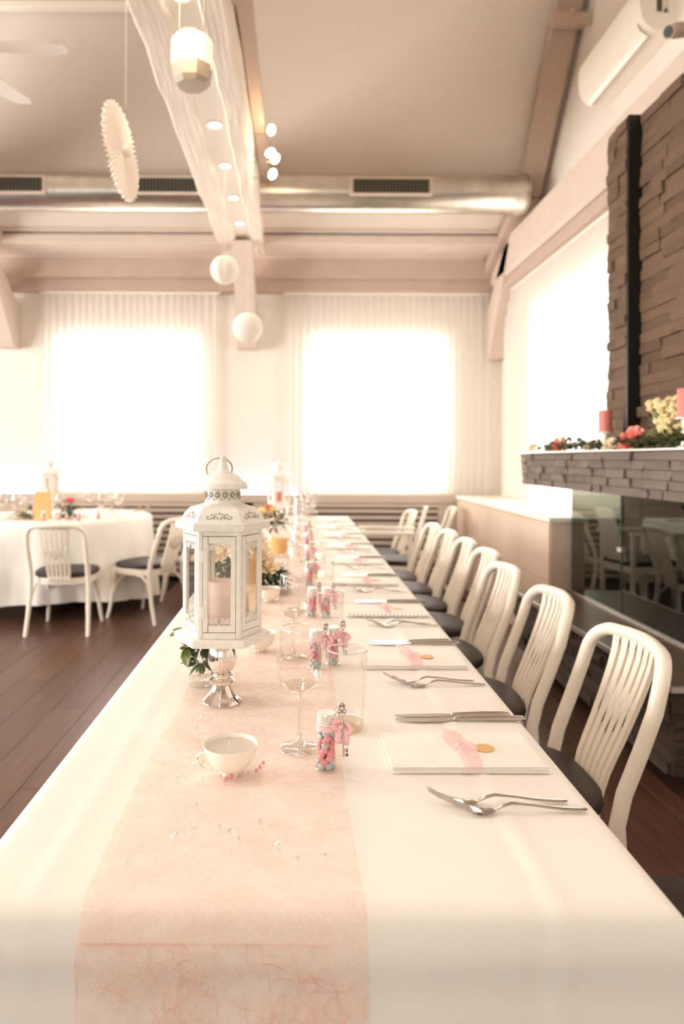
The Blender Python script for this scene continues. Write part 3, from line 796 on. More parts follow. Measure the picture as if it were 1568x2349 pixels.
def tumbler(x, y, label, group='straight tumblers on the long table', z=TZ+.001):
    t = thing('tumbler', label, 'drinking glass', (x, y, z), 0, group)
    link('wall', TB_WALL, t); link('thick_base', TB_BASE, t); link('rim', TB_RIM, t); return t
# napkin
def napkin_mb(w, d, seed):
    r = random.Random(seed); mb = MB(); z = .0008
    for k in range(4):
        th = .0014; ins = .001*k
        mb.T = Matrix.Translation((0, 0, z)) @ Matrix.Rotation(r.uniform(-.008, .008), 4, 'Z')
        x0, x1, y0, y1 = -w/2+ins*.5, w/2-ins, -d/2+ins, d/2-ins*.7
        n = 10
        def f(u, v, top):
            x = x0+(x1-x0)*u; y = y0+(y1-y0)*v
            e = min(u, 1-u, v, 1-v)
            h = th if top else 0
            if k == 3 and top: h += .0012*math.sin(u*9+seed)*math.sin(v*5) + .0012
            return (x, y, h - (.0006 if top and e < .02 else 0))
        for top in (0, 1): mb.grid(lambda u, v: f(u, v, top), n, n)
        for (a, b) in (((0,0),(1,0)), ((1,0),(1,1)), ((1,1),(0,1)), ((0,1),(0,0))):
            mb.grid(lambda u, v: (x0+(x1-x0)*(a[0]+(b[0]-a[0])*u), y0+(y1-y0)*(a[1]+(b[1]-a[1])*u), th*v), n, 1)
        z += th + .0003
    mb.T = None; return mb
NAP = [napkin_mb(.252, .150, s).mesh('folded_cloth', M['napkin'], angle=50) for s in (1, 4)]
def ribbon_mb(seed):
    mb = MB(); r = random.Random(seed)
    # band across the short side (along y)
    def band(u, v):
        y = -.078 + .156*v; z = .0100 if abs(y) < .0755 else .0100 - (abs(y)-.0755)*3.2
        return (-.012 + .028*u + .006*math.sin(v*6)*(1-u*.4) - .010*math.sin(v*PI)*(.5-u), y, z + .001*math.sin(u*PI))
    mb.grid(band, 4, 24)
    # knot
    mb.ball((.0, -.004, .0145), .009, .008, .005, 10, 6)
    # tails and loop
    def tail(ax, ay, ln, w0, w1, lift):
        a = math.atan2(ay, ax)
        def f(u, v):
            s = ln*v; ww = w0 + (w1-w0)*v
            px, py = s*math.cos(a), s*math.sin(a); o = (u-.5)*ww
            return (px - o*math.sin(a), -.004 + py + o*math.cos(a), .0150 + lift*math.sin(v*PI*.85) + .004*math.sin(u*7+v*5) - .003*v)
        mb.grid(f, 6, 12)
    tail(-.7, 1.0, .055, .010, .034, .018); tail(-.2, -1, .04, .012, .03, .010); tail(.8, -.5, .03, .008, .022, .006)
    return mb
RIB = [ribbon_mb(s).mesh('organza_ribbon', M['ribbon'], angle=180) for s in (1, 2)]
STK = MB().lathe([(0, .0), (.0165, 0), (.0165, .0006), (0, .0006)], 32).mesh('gold_seal', M['gold'])
SCAL = MB()
for k in range(21): SCAL.ball((-.125+.0125*k, -.079, .0075), .0055, .005, .0035, 8, 4)
SCAL = SCAL.mesh('scalloped_edge', M['napkin'])
MENU = MB().box(-.13, .13, -.078, .04, .0098, .0106).mesh('menu_card', M['napkin'], False)

# bottle with candies
def bottle(x, y, label, i, rz=0):
    t = thing('favour_bottle', label, 'bottle', (x, y, TZ+.0035), rz, 'little bottles of candy')
    MB().lathe([(0, .0), (.0165, 0), (.0178, .002), (.0172, .006), (.0172, .062), (.0150, .068), (.0145, .072)], 28, cap=False).build('glass_body', M['glass'], t, angle=180)
    MB().lathe([(0,0), (.0165, 0), (.0182, .0015), (.0175, .003), (0, .002)], 28).build('glass_foot', M['foot'], t)
    lid = [(.0148, .070)]
    for k in range(4): z = .0715+.0042*k; lid += [(.0162, z), (.0166, z+.001), (.0162, z+.003), (.0152, z+.0036)]
    lid += [(.0158, .0885), (.0150, .0895), (0, .0895)]
    MB().lathe(lid, 28).build('screw_lid', M['steel'], t)
    MB().lathe([(.0155, .0625), (.0172, .063), (.0170, .0705), (.0155, .071)], 28).build('ribbon_band', M['ribbon_s'], t)
    mb = MB()
    def loop(cx, cz, w, h, rot, yy):
        pts = []
        for k in range(15):
            a = 2*PI*k/14; px = w*math.cos(a)*(.6+.4*math.cos(a)); pz = h*math.sin(a)
            pts.append((cx + px*math.cos(rot) - pz*math.sin(rot), yy - .003*math.cos(a), cz + px*math.sin(rot) + pz*math.cos(rot)))
        mb.tube(pts, .0045, 6, r2=.0008, up=(0,1,0), cap=False)
    loop(.020, .0735, .012, .007, R(165), -.013); loop(.028, .070, .012, .007, R(-25), -.013)
    mb.tube([(.022, -.014, .07), (.021, -.016, .062), (.018, -.017, .053), (.019, -.018, .046)], .0050, 6, r2=.0007, up=(0,1,0))
    mb.tube([(.024, -.014, .07), (.029, -.015, .063), (.031, -.016, .055), (.029, -.017, .044)], .0052, 6, r2=.0007, up=(0,1,0))
    mb.ball((.022, -.014, .071), .0042)
    mb.build('bow', M['ribbon_s'], t, angle=180)
    mb = MB(); c = Vector((.024, -.010, .0))
    # ornate key: pierced bow above, shaft, bit below
    for (px, pz, r_) in ((0, .090, .0042), (0, .099, .0042), (-.0035, .0945, .0034), (.0035, .0945, .0034), (0, .105, .0028), (-.003, .103, .002), (.003, .103, .002)):
        mb.tube([(c.x+px+r_*math.cos(2*PI*k/12), c.y, pz+r_*math.sin(2*PI*k/12)) for k in range(12)], .0011, 6, closed=True, up=(0,1,0))
    mb.tube([(c.x, c.y, .087), (c.x+.001, c.y-.006, .07), (c.x+.003, c.y-.008, .026)], .0016, 8, up=(0,1,0))
    mb.box(c.x+.002, c.x+.0095, c.y-.0095, c.y-.0075, .027, .031).box(c.x+.002, c.x+.0085, c.y-.0095, c.y-.0075, .034, .038).box(c.x+.007, c.x+.0095, c.y-.0095, c.y-.0075, .027, .040)
    mb.build('key_charm', M['silver'], t)
    return t
def candy_pos(seed):
    r = random.Random(seed); out = []
    layers = 9
    for j in range(layers):
        n = 5; a0 = r.uniform(0, 6)
        for k in range(n):
            a = a0 + 2*PI*k/n + r.uniform(-.15, .15); out.append((.0108*math.cos(a), .0108*math.sin(a), .0065 + j*.0066 + r.uniform(-.0008, .0008), a, r.uniform(.9, 1.5)))
    return out
CP = MB().ball((0,0,0), .0060, .0060, .0038, 14, 8).mesh('candy', M['candy_pink']); CBm = MB().ball((0,0,0), .0060, .0060, .0038, 14, 8).mesh('candy', M['candy_blue'])
def candies_single(x, y, seed):
    for j, (dx, dy, z, a, ti) in enumerate(candy_pos(seed)):
        layer = j//5; blue = layer in (0, 8) or (layer == 1 and j % 2) or (layer in (5, 7) and j % 3 == 0)
        o = link('candy', CBm if blue else CP, None, (x+dx, y+dy, TZ+.0035+z), (0, ti, a))
        c_ = 'pale blue-grey' if blue else 'pink'
        tag(o, c_ + ' candy lentil inside the nearest little glass bottle', 'candy', c_ + ' candies in the nearest bottle')
def candies_stuff(x, y, seed, label, both=True):
    mb = MB(); mb2 = MB()
    t = thing('candy_fill', label, 'candy', (x, y, TZ+.0035)); t['kind'] = 'stuff'
    for j, (dx, dy, z, a, ti) in enumerate(candy_pos(seed)):
        m_ = mb2 if (j//5 in (0, 1, 8) or j % 6 == 0) else mb
        m_.T = Matrix.Translation((dx, dy, z)) @ Matrix.Rotation(a, 4, 'Z') @ Matrix.Rotation(ti, 4, 'Y'); m_.ball((0,0,0), .006, .006, .0038, 8, 5)
    o = mb.build('pink_candies', M['candy_pink'], t); o['kind'] = 'stuff'
    o = mb2.build('blue_candies', M['candy_blue'], t); o['kind'] = 'stuff'

ORD = ['nearest', 'second', 'third', 'fourth', 'fifth', 'sixth', 'seventh', 'eighth', 'ninth']
SP = .545
rs = random.Random(5)
for i in range(9):
    y0 = SP*i; q = ORD[i] + ' place setting from the camera' if i else 'nearest place setting'
    jit = rs.uniform(-.008, .008) if i else 0
    # forks
    for k, (fx, fy, rz) in enumerate(((.186+jit, 1.006, 2.2), (.205+jit, .982, 2.0))):
        o = link('fork', FORK, None, (fx, y0+fy, TZ+.001), (0, 0, R(rz + (rs.uniform(-2, 2) if i else 0))))
        tag(o, 'silver fork, %s of the pair at the %s' % (('farther', 'closer')[k], q), 'fork', 'forks on the long table')
    for k, (me, fx, fy, rz) in enumerate(((KN1, .186, 1.352, .4), (KN2, .186, 1.330, .3))):
        o = link('knife', me, None, (fx+jit, y0+fy, TZ+.001), (0, 0, R(rz + (rs.uniform(-1, 1) if i else 0))))
        tag(o, 'silver knife, %s of the pair at the %s' % (('farther', 'closer')[k], q), 'knife', 'knives on the long table')
    nt = thing('napkin', 'white napkin with pink ribbon and gold seal, %s along the table' % ORD[i], 'napkin', (.274+jit, y0+1.180, TZ+.0022), R(1 if i == 0 else rs.uniform(-1.5, 1.5)), 'ribboned napkins')
    link('folded_cloth', NAP[i % 2], nt); link('organza_ribbon', RIB[i % 2], nt, (.0, 0, 0)); link('gold_seal', STK, nt, (.040, -.002, .0102))
    if i == 2: link('scalloped_edge', SCAL, nt); link('menu_card', MENU, nt)
    wx, wy = (.002, 1.195) if i == 0 else (-.004+rs.uniform(-.01, .01), 1.195+SP*i)
    wine_glass(wx, wy, 'stemmed wine glass, %s along the table' % (ORD[i] if i else 'nearest'))
    tx, ty = (.0895, 1.29) if i == 0 else (.082+rs.uniform(-.004, .006), 1.30+.553*i)
    tumbler(tx, ty, 'straight clear tumbler, %s along the table' % (ORD[i] if i else 'nearest'))
    if i < 7:
        bx_, by_ = (.0450, 1.120) if i == 0 else (.040, 1.115+SP*i)
        bottle(bx_, by_, 'little glass bottle of candy with silver lid and key charm, %s along the table' % ORD[i], i)
        if i == 0: candies_single(bx_, by_, 31)
        else: candies_stuff(bx_, by_, 31+i, 'pink and blue candies filling the %s little bottle' % ORD[i])
bottle(.082, 1.690, 'little glass bottle of candy standing behind the nearest tumbler', 9); candies_stuff(.082, 1.690, 77, 'candies in the little bottle behind the nearest tumbler')
bottle(.084, 2.20, 'little glass bottle of candy standing behind the second tumbler', 9); candies_stuff(.084, 2.20, 78, 'candies in the little bottle behind the second tumbler')
xg = random.Random(9)
for k, (x, y) in enumerate(((.085, 5.45), (.03, 5.75), (.12, 5.85), (-.06, 5.3), (.0, 4.9), (-.05, 4.1), (-.10, 5.7))):
    wine_glass(x, y, 'wine glass in the cluster at the far table end, %s' % ['right front', 'right of the middle', 'rightmost and last', 'left beside the far lantern', 'front middle', 'nearest to the yellow posy', 'left rear'][k], 'wine glasses at the far end')

# ------------------------------------------------------------------ teacup candles
def teacup(x, y, label, rz=0):
    t = thing('teacup_candle', label, 'candle', (x, y, TZ+.0045), rz, 'teacup candles')
    MB().lathe([(.016, 0), (.0175, .001), (.0165, .005), (.020, .008), (.031, .016), (.0385, .028), (.0420, .042), (.0430, .047), (.0418, .047), (.0395, .040), (.0, .040)], 40).build('cup', M['porcelain'], t)
    MB().lathe([(.0, .0412), (.0402, .0412), (.0404, .0404)], 40, cap=False).build('wax', M['wax_grey'], t)
    MB().tube([(0, 0, .041), (-.0008, 0, .0462), (-.0015, 0, .0505)], .0012, 6).build('wick', M['wick'], t)
    P = [(-.036, -.012, .034), (-.044, -.015, .037), (-.050, -.017, .033), (-.050, -.018, .024), (-.044, -.016, .015), (-.034, -.013, .012), (-.026, -.010, .012)]
    MB().tube(P, .0032, 8, r2=.0022).tube([(-.040, -.014, .026), (-.044, -.016, .020), (-.038, -.014, .014)], .002, 6).build('handle', M['porcelain'], t)
    mb = MB()
    for k in range(10): a = 2*PI*k/10; mb.ball((.0172*math.cos(a), .0172*math.sin(a), .0022), .0028, .0028, .0018, 8, 4)
    mb.build('foot_beading', M['rosegold'], t); return t
teacup(-.1065, 1.098, 'teacup candle with grey wax beside the nearest bottle, closest to the camera')
teacup(-.100, 1.80, 'teacup candle just right of the big lantern foot', 1)
teacup(-.105, 2.42, 'teacup candle beyond the big lantern', 2)

# ------------------------------------------------------------------ lantern
def hexp(r, z, seg=6): return (r, z)
A0 = R(-90+30+0)   # corners so that one face looks to -y
def spiral(cx, cz, r0, turns, a0, s, n=22):
    return [(cx + r0*(1-i/n*.82)*math.cos(a0 + s*2*PI*turns*i/n), cz + r0*(1-i/n*.82)*math.sin(a0 + s*2*PI*turns*i/n)) for i in range(n+1)]
def scroll_motif(w, flip, K=1.28):
    """2D strokes of a scroll border of width w; z down from 0 when flip=-1"""
    st = []
    u = w/8
    for c in (-1, 1):
        st.append([(c*x_, flip*z_) for x_, z_ in spiral(u*1.15, u*1.05, u*.85, 1.3, R(120), -1)])
        st.append([(c*x_, flip*z_) for x_, z_ in spiral(u*2.9, u*.95, u*.75, 1.3, R(60), 1)])
        st.append([(c*u*4, flip*0), (c*u*3.7, flip*u*1.2), (c*u*3.95, flip*u*2.1)])
        st.append([(c*u*.7, flip*u*1.8), (c*u*1.9, flip*u*.1), (c*u*3.2, flip*u*1.7)])
        st.append([(c*u*0, flip*u*.1), (c*u*.6, flip*u*.5), (c*u*.9, flip*u*1.3)])
    return [[(max(-w/2, min(w/2, a)), b*K) for a, b in p] for p in st]
def lantern_meshes():
    r = {}
    rb = .0800; ap = rb*math.cos(R(30)); fw = rb  # face width = r
    H0, H1 = .015, .226
    # face meshes built facing -y at y=-ap, x in +-fw/2
    mb = MB(); h = fw/2
    mb.box(-h, -h+.0072, -ap-.001, -ap+.004, H0, H1, .0006).box(h-.0072, h, -ap-.001, -ap+.004, H0, H1, .0006)
    mb.box(-h+.0085, h-.0085, -ap-.001, -ap+.003, H0, H0+.012, .0006).box(-h+.0085, h-.0085, -ap-.001, -ap+.003, H1-.010, H1, .0006)
    r['post_frame'] = mb.mesh('side_frame', M['lantern'], False)
    mb = MB(); i = h-.0082
    z0, z1 = H0+.0135, H1-.0115
    mb.box(-i, -i+.0090, -ap-.0018, -ap+.0022, z0, z1, .0005).box(i-.0090, i, -ap-.0018, -ap+.0022, z0, z1, .0005)
    mb.box(-i+.0115, i-.0090, -ap-.0018, -ap+.0022, z0, z0+.013, .0005).box(-i+.0115, i-.0090, -ap-.0018, -ap+.0022, z1-.013, z1, .0005)
    r['door'] = mb.mesh('door_frame', M['lantern'], False)
    mb = MB().box(-i-.0012, i+.0012, -ap-.0004, -ap+.0014, z0-.0012, z0).box(-i-.0012, i+.0012, -ap-.0004, -ap+.0014, z1, z1+.0012).box(-i-.0012, -i, -ap-.0004, -ap+.0014, z0, z1).box(i, i+.0012, -ap-.0004, -ap+.0014, z0, z1)
    r['door_gap'] = mb.mesh('door_gap', M['lantern_dk'], False)
    j = i-.0090
    r['pane'] = MB().box(-j, j, -ap+.0002, -ap+.0010, z0+.013, z1-.013).mesh('pane', M['lpane'], False)
    mb = MB()
    for st in scroll_motif(2*j, -1): mb.tube([(x_, -ap-.0006, z1-.013+z_) for x_, z_ in st], .0009, 5, r2=.0007, up=(0,1,0))
    for st in scroll_motif(2*j, 1): mb.tube([(x_, -ap-.0006, z0+.013+z_) for x_, z_ in st], .0009, 5, r2=.0007, up=(0,1,0))
    r['scroll'] = mb.mesh('scrollwork', M['lantern'])
    mb = MB()   # pierced motif on the roof facet, drawn in the facet plane later (x, s)
    def on_roof(x_, s):  # s 0 bottom .. 1 top
        return None
    r['ap'] = ap; return r
LM = lantern_meshes()
ROOF = [(.0955, .243), (.0970, .244), (.0970, .257), (.0955, .2585), (.0860, .2585), (.0845, .262), (.078, .274), (.066, .286), (.052, .2895), (.040, .2935), (.036, .295)]
def lantern(x, y, z, label, rz=0, detail=True, candle=True, s=1.0, stand=True):
    t = thing('lantern', label, 'lantern', (x, y, z), rz, 'white metal lanterns')
    t.scale = (s, s, s)
    MB().lathe([(.0, 0), (.0975, 0), (.0985, .001), (.0985, .0115), (.0965, .0145), (.0, .0145)], 6, a0=R(30)+R(30)).build('base_plate', M['lantern'], t, smooth=False)
    for k in range(6):
        rot = (0, 0, R(60*k))
        f = link('side_frame', LM['post_frame'], t, None, rot)
        link('scrollwork', LM['scroll'], f)
        link('pane', LM['pane'], f); link('door_frame', LM['door'], f)
        if detail: link('door_gap', LM['door_gap'], f)
    MB().lathe(ROOF, 6, a0=R(0)).build('roof', M['lantern'], t, (0, 0, -.017), smooth=False)
    # roof ornaments, cut-looking dark scrolls lying on each facet
    if detail:
        def rp(z_):
            for (r0, a), (r1, b) in zip(ROOF[5:-1], ROOF[6:]):
                if z_ <= b: return r0 + (r1-r0)*(z_-a)/(b-a)
            return ROOF[-1][0]
        mb = MB()
        st = []
        for c in (-1, 1):
            st.append([(c*(.004+.0), .0), (c*.002, .002), (c*.004, .0045), (c*.0075, .0050), (c*.0100, .0025), (c*.0090, .0005), (c*.0072, .0016)])
            st.append([(c*.0100, .0045), (c*.013, .0020), (c*.017, .0002), (c*.0205, .0015), (c*.0215, .004), (c*.0195, .0055), (c*.0180, .004)])
            st.append([(c*.0075, .0050), (c*.0095, .0085), (c*.0130, .0095), (c*.0150, .0078), (c*.0138, .0062)])
            st.append([(c*.0030, .0090), (c*.0055, .0100), (c*.0075, .0092)])
        st.append([(-.0016, .0112), (0, .0092), (.0016, .0112), (0, .0128), (-.0016, .0112)])
        for k in range(6):
            mb.T = Matrix.Rotation(R(60*k), 4, 'Z')
            for p in st:
                pts = []
                for x_, dz in p:
                    zz = .2655 + dz; rr = rp(zz)*math.cos(R(30)); pts.append((x_*1.15, -rr-.0004, zz))
                mb.tube(pts, .00075, 5, r2=.0004, up=(0,1,0))
        mb.T = None; mb.build('roof_ornament', M['lantern_dk'], t, (0, 0, -.017))
    # collar, cap, finial
    MB().lathe([(.0355, .293), (.0370, .294), (.0370, .2985), (.0345, .2995), (.0345, .3215), (.036, .322), (.036, .325)], 32, cap=False).build('collar', M['lantern'], t, (0, 0, -.017))
    if detail:
        mb = MB()
        for k in range(14):
            a = 2*PI*k/14; ca, sa = math.cos(a), math.sin(a)
            for rr_ in (.0052, .0030):
                mb.tube([((.0352)*ca - rr_*math.cos(2*PI*j/10)*sa, .0352*sa + rr_*math.cos(2*PI*j/10)*ca, .311 + rr_*1.25*math.sin(2*PI*j/10)) for j in range(10)], .0006, 4, closed=True)
            b = a + PI/14; mb.ball((.0347*math.cos(b), .0347*math.sin(b), .3025), .0017, seg=6, rings=4)
        mb.build('collar_piercing', M['lantern_dk'], t, (0, 0, -.017))
    MB().lathe([(.046, .323), (.0505, .3235), (.0505, .332), (.0480, .335), (.042, .338), (.036, .344), (.031, .350), (.024, .353), (.015, .356), (.011, .362), (.0085, .372), (.0065, .382), (.0, .386)], 36).build('cap', M['lantern'], t, (0, 0, -.017))
    MB().lathe([(0, .379), (.004, .380), (.0065, .384), (.005, .389), (0, .391)], 16).build('finial_knob', M['lantern'], t, (0, 0, -.017))
    # carrying ring, leaning back to the left
    c = Vector((-.008, .004, .361)); P = []
    for k in range(28):
        a = 2*PI*k/28; P.append((c.x + .0265*math.cos(a), c.y + .012*math.cos(a)*0 + .010*math.sin(a), c.z + .0225*math.sin(a)))
    MB().tube(P, .0014, 8, closed=True, up=(0,1,0)).build('ring', M['ringm'], t, (0, 0, -.015))
    if detail:
        # hinges on the front face and a latch on the right
        hx = -.0305
        for hz in (.055, .165):
            MB().box(hx-.006, hx+.002, -LM['ap']-.003, -LM['ap']-.001, hz, hz+.024, .0005).build('hinge', M['lantern'], t, smooth=False)
        MB().tube([(.081, -.012, .105), (.090, -.016, .106), (.091, -.016, .101), (.081, -.012, .100)], .0010, 6).build('latch', M['lantern'], t)
    return t
def candlestick(x, y, label, z=TZ+.0045):
    t = thing('candlestick', label, 'candlestick', (x, y, z), 0, 'silver stands under the lanterns')
    MB().lathe([(0, 0), (.0395, 0), (.0400, .002), (.0385, .005), (.033, .010), (.025, .019), (.0195, .029), (.017, .035)], 48, flute=.04, fn=12).build('foot', M['mercury'], t)
    MB().lathe([(.017, .035), (.020, .037), (.0255, .041), (.0262, .044), (.022, .048), (.0165, .050), (.0165, .052), (.0225, .054), (.0235, .057), (.0175, .060)], 40).build('collar', M['mercury'], t)
    MB().lathe([(.0175, .060), (.0215, .066), (.0268, .078), (.0285, .090), (.0268, .104), (.0205, .119), (.0170, .126), (.022, .1290), (.022, .130), (0, .130)], 64, flute=.055, fn=22).build('fluted_body', M['mercury'], t, angle=180)
    return t
LX, LY = -.157, 1.43
candlestick(LX, LY, 'fluted silver candlestick carrying the big white lantern', TZ+.002)
lantern(LX, LY, TZ+.0045+.1275, 'large white metal lantern with scrollwork and ring, in the foreground on a silver stand', R(1.0))
def pillar(x, y, z, r, h, m, label, cat='candle', group=None):
    t = thing('pillar_candle', label, cat, (x, y, z), 0, group)
    MB().lathe([(0, 0), (r, 0), (r, h-.003), (r-.002, h), (r-.006, h-.001), (0, h-.0035)], 32).build('wax', m, t)
    MB().tube([(0,0,h-.004), (.001,0,h+.004), (.0025,0,h+.009)], .0012, 6).build('wick', M['wick'], t); return t
pillar(LX+.002, LY+.0, TZ+.1345+.015, .032, .100, M['cand_blush'], 'blush pillar candle inside the big foreground lantern')
# second lantern far down the table
candlestick(-.155, 5.2, 'silver candlestick under the far lantern on the long table')
lantern(-.155, 5.2, TZ+.1345, 'small-looking white lantern far down the long table', R(4), detail=False)
pillar(-.155, 5.2, TZ+.1345+.0145, .034, .10, M['cand_pink'], 'pink pillar candle inside the far lantern on the long table')

# ------------------------------------------------------------------ flowers
def rose_mb(r, seed, layers=4):
    rr = random.Random(seed); mb = MB()
    for L in range(layers):
        n = 3 + 2*L; R_ = r*(.22 + .78*L/(layers-1)); hh = r*(1.0 - .28*L/(layers-1)); open_ = .15 + .75*L/(layers-1)
        for k in range(n):
            a = 2*PI*k/n + L*.7 + rr.uniform(-.2, .2); wd = 2.6*PI/n*.62
            def f(u, v):
                th = a + (u-.5)*wd*(.5 + .5*math.sin(v*PI*.75+.3)); rad = R_*(.35 + .65*math.sin(v*PI/2)**.8) + open_*r*.22*max(0, v-.7)/.3
                z = hh*(v**1.1)*(1-.12*(2*u-1)**2) - open_*r*.12*max(0, v-.8)/.2
                return (rad*math.cos(th), rad*math.sin(th), z - r*.45)
            mb.grid(f, 5, 5)
    mb.ball((0,0,-r*.1), r*.3, r*.3, r*.45, 8, 5)
    return mb
ROSE = {}
def rose_mesh(m, seed=1):
    k = (m, seed)
    if k not in ROSE: ROSE[k] = rose_mb(1.0, seed).mesh('rose', M[m], angle=180, merge=1e-5)
    return ROSE[k]
def leaf_mb(L, W, curl=.2):
    return MB().grid(lambda u, v: ((u-.5)*2*W*math.sin(PI*min(1, v*.95+.03))**.8, L*v, -curl*L*v*v + abs(u-.5)*W*.5), 4, 7)
LEAFM = {}
def leaf(parent, m, loc, rot, L=.05, W=.014):
    k = (m, round(L, 3), round(W, 3))
    if k not in LEAFM: LEAFM[k] = leaf_mb(L, W).mesh('leaf', M[m], angle=180)
    return link('leaf', LEAFM[k], parent, loc, rot)
def foliage(parent, m, c, rad, n, seed, L=.03, W=.006, name='foliage', flat=.6):
    r = random.Random(seed); mb = MB()
    for _ in range(n):
        d = Vector((r.gauss(0, 1), r.gauss(0, 1), r.gauss(0, 1)*flat)).normalized(); p = Vector(c) + Vector((d.x*rad[0], d.y*rad[1], d.z*rad[2]))*r.uniform(.35, 1)
        q = d.to_track_quat('Y', 'Z').to_matrix().to_4x4()
        mb.T = Matrix.Translation(p) @ q @ Matrix.Rotation(r.uniform(-.8, .8), 4, 'Y') @ Matrix.Rotation(r.uniform(-.5, .5), 4, 'X')
        LL = L*r.uniform(.6, 1.2); mb.grid(lambda u, v: ((u-.5)*2*W*math.sin(PI*(v*.94+.03)), LL*v, -.2*LL*v*v), 2, 3)
    mb.T = None; o = mb.build(name, M[m], parent, angle=180); o['kind'] = 'stuff'; return o
def bouquet(name, label, loc, roses, fol, vase=None, group='flower arrangements', seed=1):
    t = thing(name, label, 'flowers', loc, 0, group)
    for (m, dx, dy, dz, r) in roses:
        rz = random.Random(int(dx*1e4+dz*1e3)); sd = rz.choice((1, 2, 3))
        v = Vector((dx, dy - .06, dz+.05)); q = v.to_track_quat('Z', 'Y').to_euler()
        link('rose', rose_mesh(m, sd), t, (dx, dy, dz), q, (r, r, r))
    for (m, c, rad, n, L, W) in fol: foliage(t, m, c, rad, n, seed, L, W)
    return t
# posy in a small jar behind the candlestick
x, y = tab(462, 1575)
pj = thing('flower_jar', 'small glass jar posy with green leaves behind the silver candlestick', 'flowers', (x, y+.01, TZ+.0045), 0, 'flower arrangements')
MB().lathe([(0, 0), (.027, 0), (.030, .004), (.031, .02), (.031, .058), (.028, .066), (.029, .074)], 32, cap=False).build('jar', M['glass'], pj, angle=180)
MB().lathe([(0, 0), (.026, 0), (.029, .004), (.028, .012), (0, .010)], 32).build('jar_base', M['foot'], pj)
MB().lathe([(0, .052), (.0295, .052), (.0295, .053), (0, .053)], 32).build('water_line', M['foot'], pj)
foliage(pj, 'leaf', (0, 0, .050), (.02, .02, .012), 40, 3, .03, .007, 'stem_leaves')
foliage(pj, 'leaf_dk', (.004, 0, .085), (.032, .028, .012), 46, 4, .030, .009)
link('rose', rose_mesh('rose_cr', 2), pj, (-.024, -.008, .096), (R(25), R(-20), 0), (.019, .019, .019))
link('rose', rose_mesh('rose_cr', 1), pj, (-.004, -.012, .100), (R(25), 0, 0), (.015, .015, .015))
mb = MB(); rg = random.Random(2)
for _ in range(26): mb.ball((.010+rg.uniform(-.018, .022), -.016+rg.uniform(-.01, .01), .092+rg.uniform(-.012, .012)), .0028, seg=6, rings=4)
o = mb.build('baby_breath', M['gyp'], pj); o['kind'] = 'stuff'
for (p, rt_, L_, W_) in (((-.030, -.01, .102), (R(10), R(40), R(70)), .045, .015), ((-.026, -.014, .090), (R(-50), R(30), R(100)), .035, .013), ((-.030, -.016, .085), (R(-70), 0, R(160)), .040, .012), ((-.034, 0, .108), (R(30), R(-30), R(95)), .032, .011)):
    leaf(pj, 'leaf_lt', p, rt_, L_, W_)
# wide arrangement behind the lantern
fl2 = bouquet('flower_arrangement', 'low wide arrangement of cream and pink roses directly behind the big lantern', (-.215, 2.62, TZ+.004),
   [('rose_hot', -.115, -.09, .185, .044), ('rose_cr', -.070, -.13, .165, .046), ('rose_cr', -.02, -.11, .195, .038), ('rose_cr', .075, -.11, .165, .038), ('rose_cr', .100, -.12, .120, .040),
    ('rose_cr', .060, -.07, .205, .036), ('rose_cr', .050, -.13, .10, .034), ('rose_yl', .01, -.13, .145, .030), ('rose_hot', .02, -.04, .21, .036), ('rose_cr', -.15, -.03, .14, .036), ('rose_cr', -.04, .04, .20, .036), ('rose_cr', .05, .04, .20, .036)],
   [('leaf', (-.02, 0, .09), (.14, .11, .06), 420, .038, .009), ('leaf_dk', (.075, -.02, .055), (.10, .10, .05), 420, .035, .006)], seed=5)
MB().lathe([(0, 0), (.05, 0), (.06, .01), (.055, .06), (.05, .065), (0, .06)], 28).build('bowl', M['porcelain'], fl2)
bouquet('flower_arrangement', 'small yellow and cream posy right of the lantern top, far along the table', (-.19, 4.3, TZ+.004),
   [('rose_yl', -.05, -.03, .17, .04), ('rose_yl', .02, -.03, .18, .038), ('rose_cr', -.01, -.05, .14, .035), ('peach', .0, .0, .2, .03), ('rose_cr', .05, 0, .13, .03)],
   [('leaf_dk', (.02, 0, .11), (.09, .07, .06), 110, .05, .009)], seed=6)
# tall gold card behind the lantern glass
gc = thing('menu_card', 'tall folded golden card standing behind the big lantern', 'card', (-.150, 2.22, TZ+.0045), R(18))
MB().add([(-.040, 0, 0), (.030, 0, 0), (.040, .035, .19), (.012, .035, .19), (-.040, .002, 0), (.030, .002, 0), (.040, .037, .19), (.012, .037, .19)], [(0,1,2,3), (4,5,6,7), (0,1,5,4), (1,2,6,5), (2,3,7,6), (3,0,4,7)]).build('front_leaf', M['gold'], gc, smooth=False)
MB().add([(-.040, .075, 0), (.030, .075, 0), (.040, .037, .19), (.012, .037, .19), (-.040, .077, 0), (.030, .077, 0), (.040, .039, .19), (.012, .039, .19)], [(0,1,2,3), (4,5,6,7), (0,1,5,4), (1,2,6,5), (2,3,7,6), (3,0,4,7)]).build('back_leaf', M['gold'], gc, smooth=False)
# amber votive cup
av = thing('votive_cup', 'pale rounded votive glass with amber filling beyond the bouquet', 'candle', (-.105, 3.55, TZ+.0045))
MB().lathe([(0, 0), (.04, 0), (.075, .03), (.085, .07), (.075, .12), (.06, .15)], 32, cap=False).build('glass_bowl', M['glass'], av, angle=180)
MB().lathe([(0, .01), (.035, .012), (.045, .03), (.05, .09), (0, .085)], 24).build('amber_wax', M['gold'], av)
MB().lathe([(.059, .149), (.062, .150), (.062, .153), (.059, .152)], 32, cap=False).build('rim', M['rim'], av)

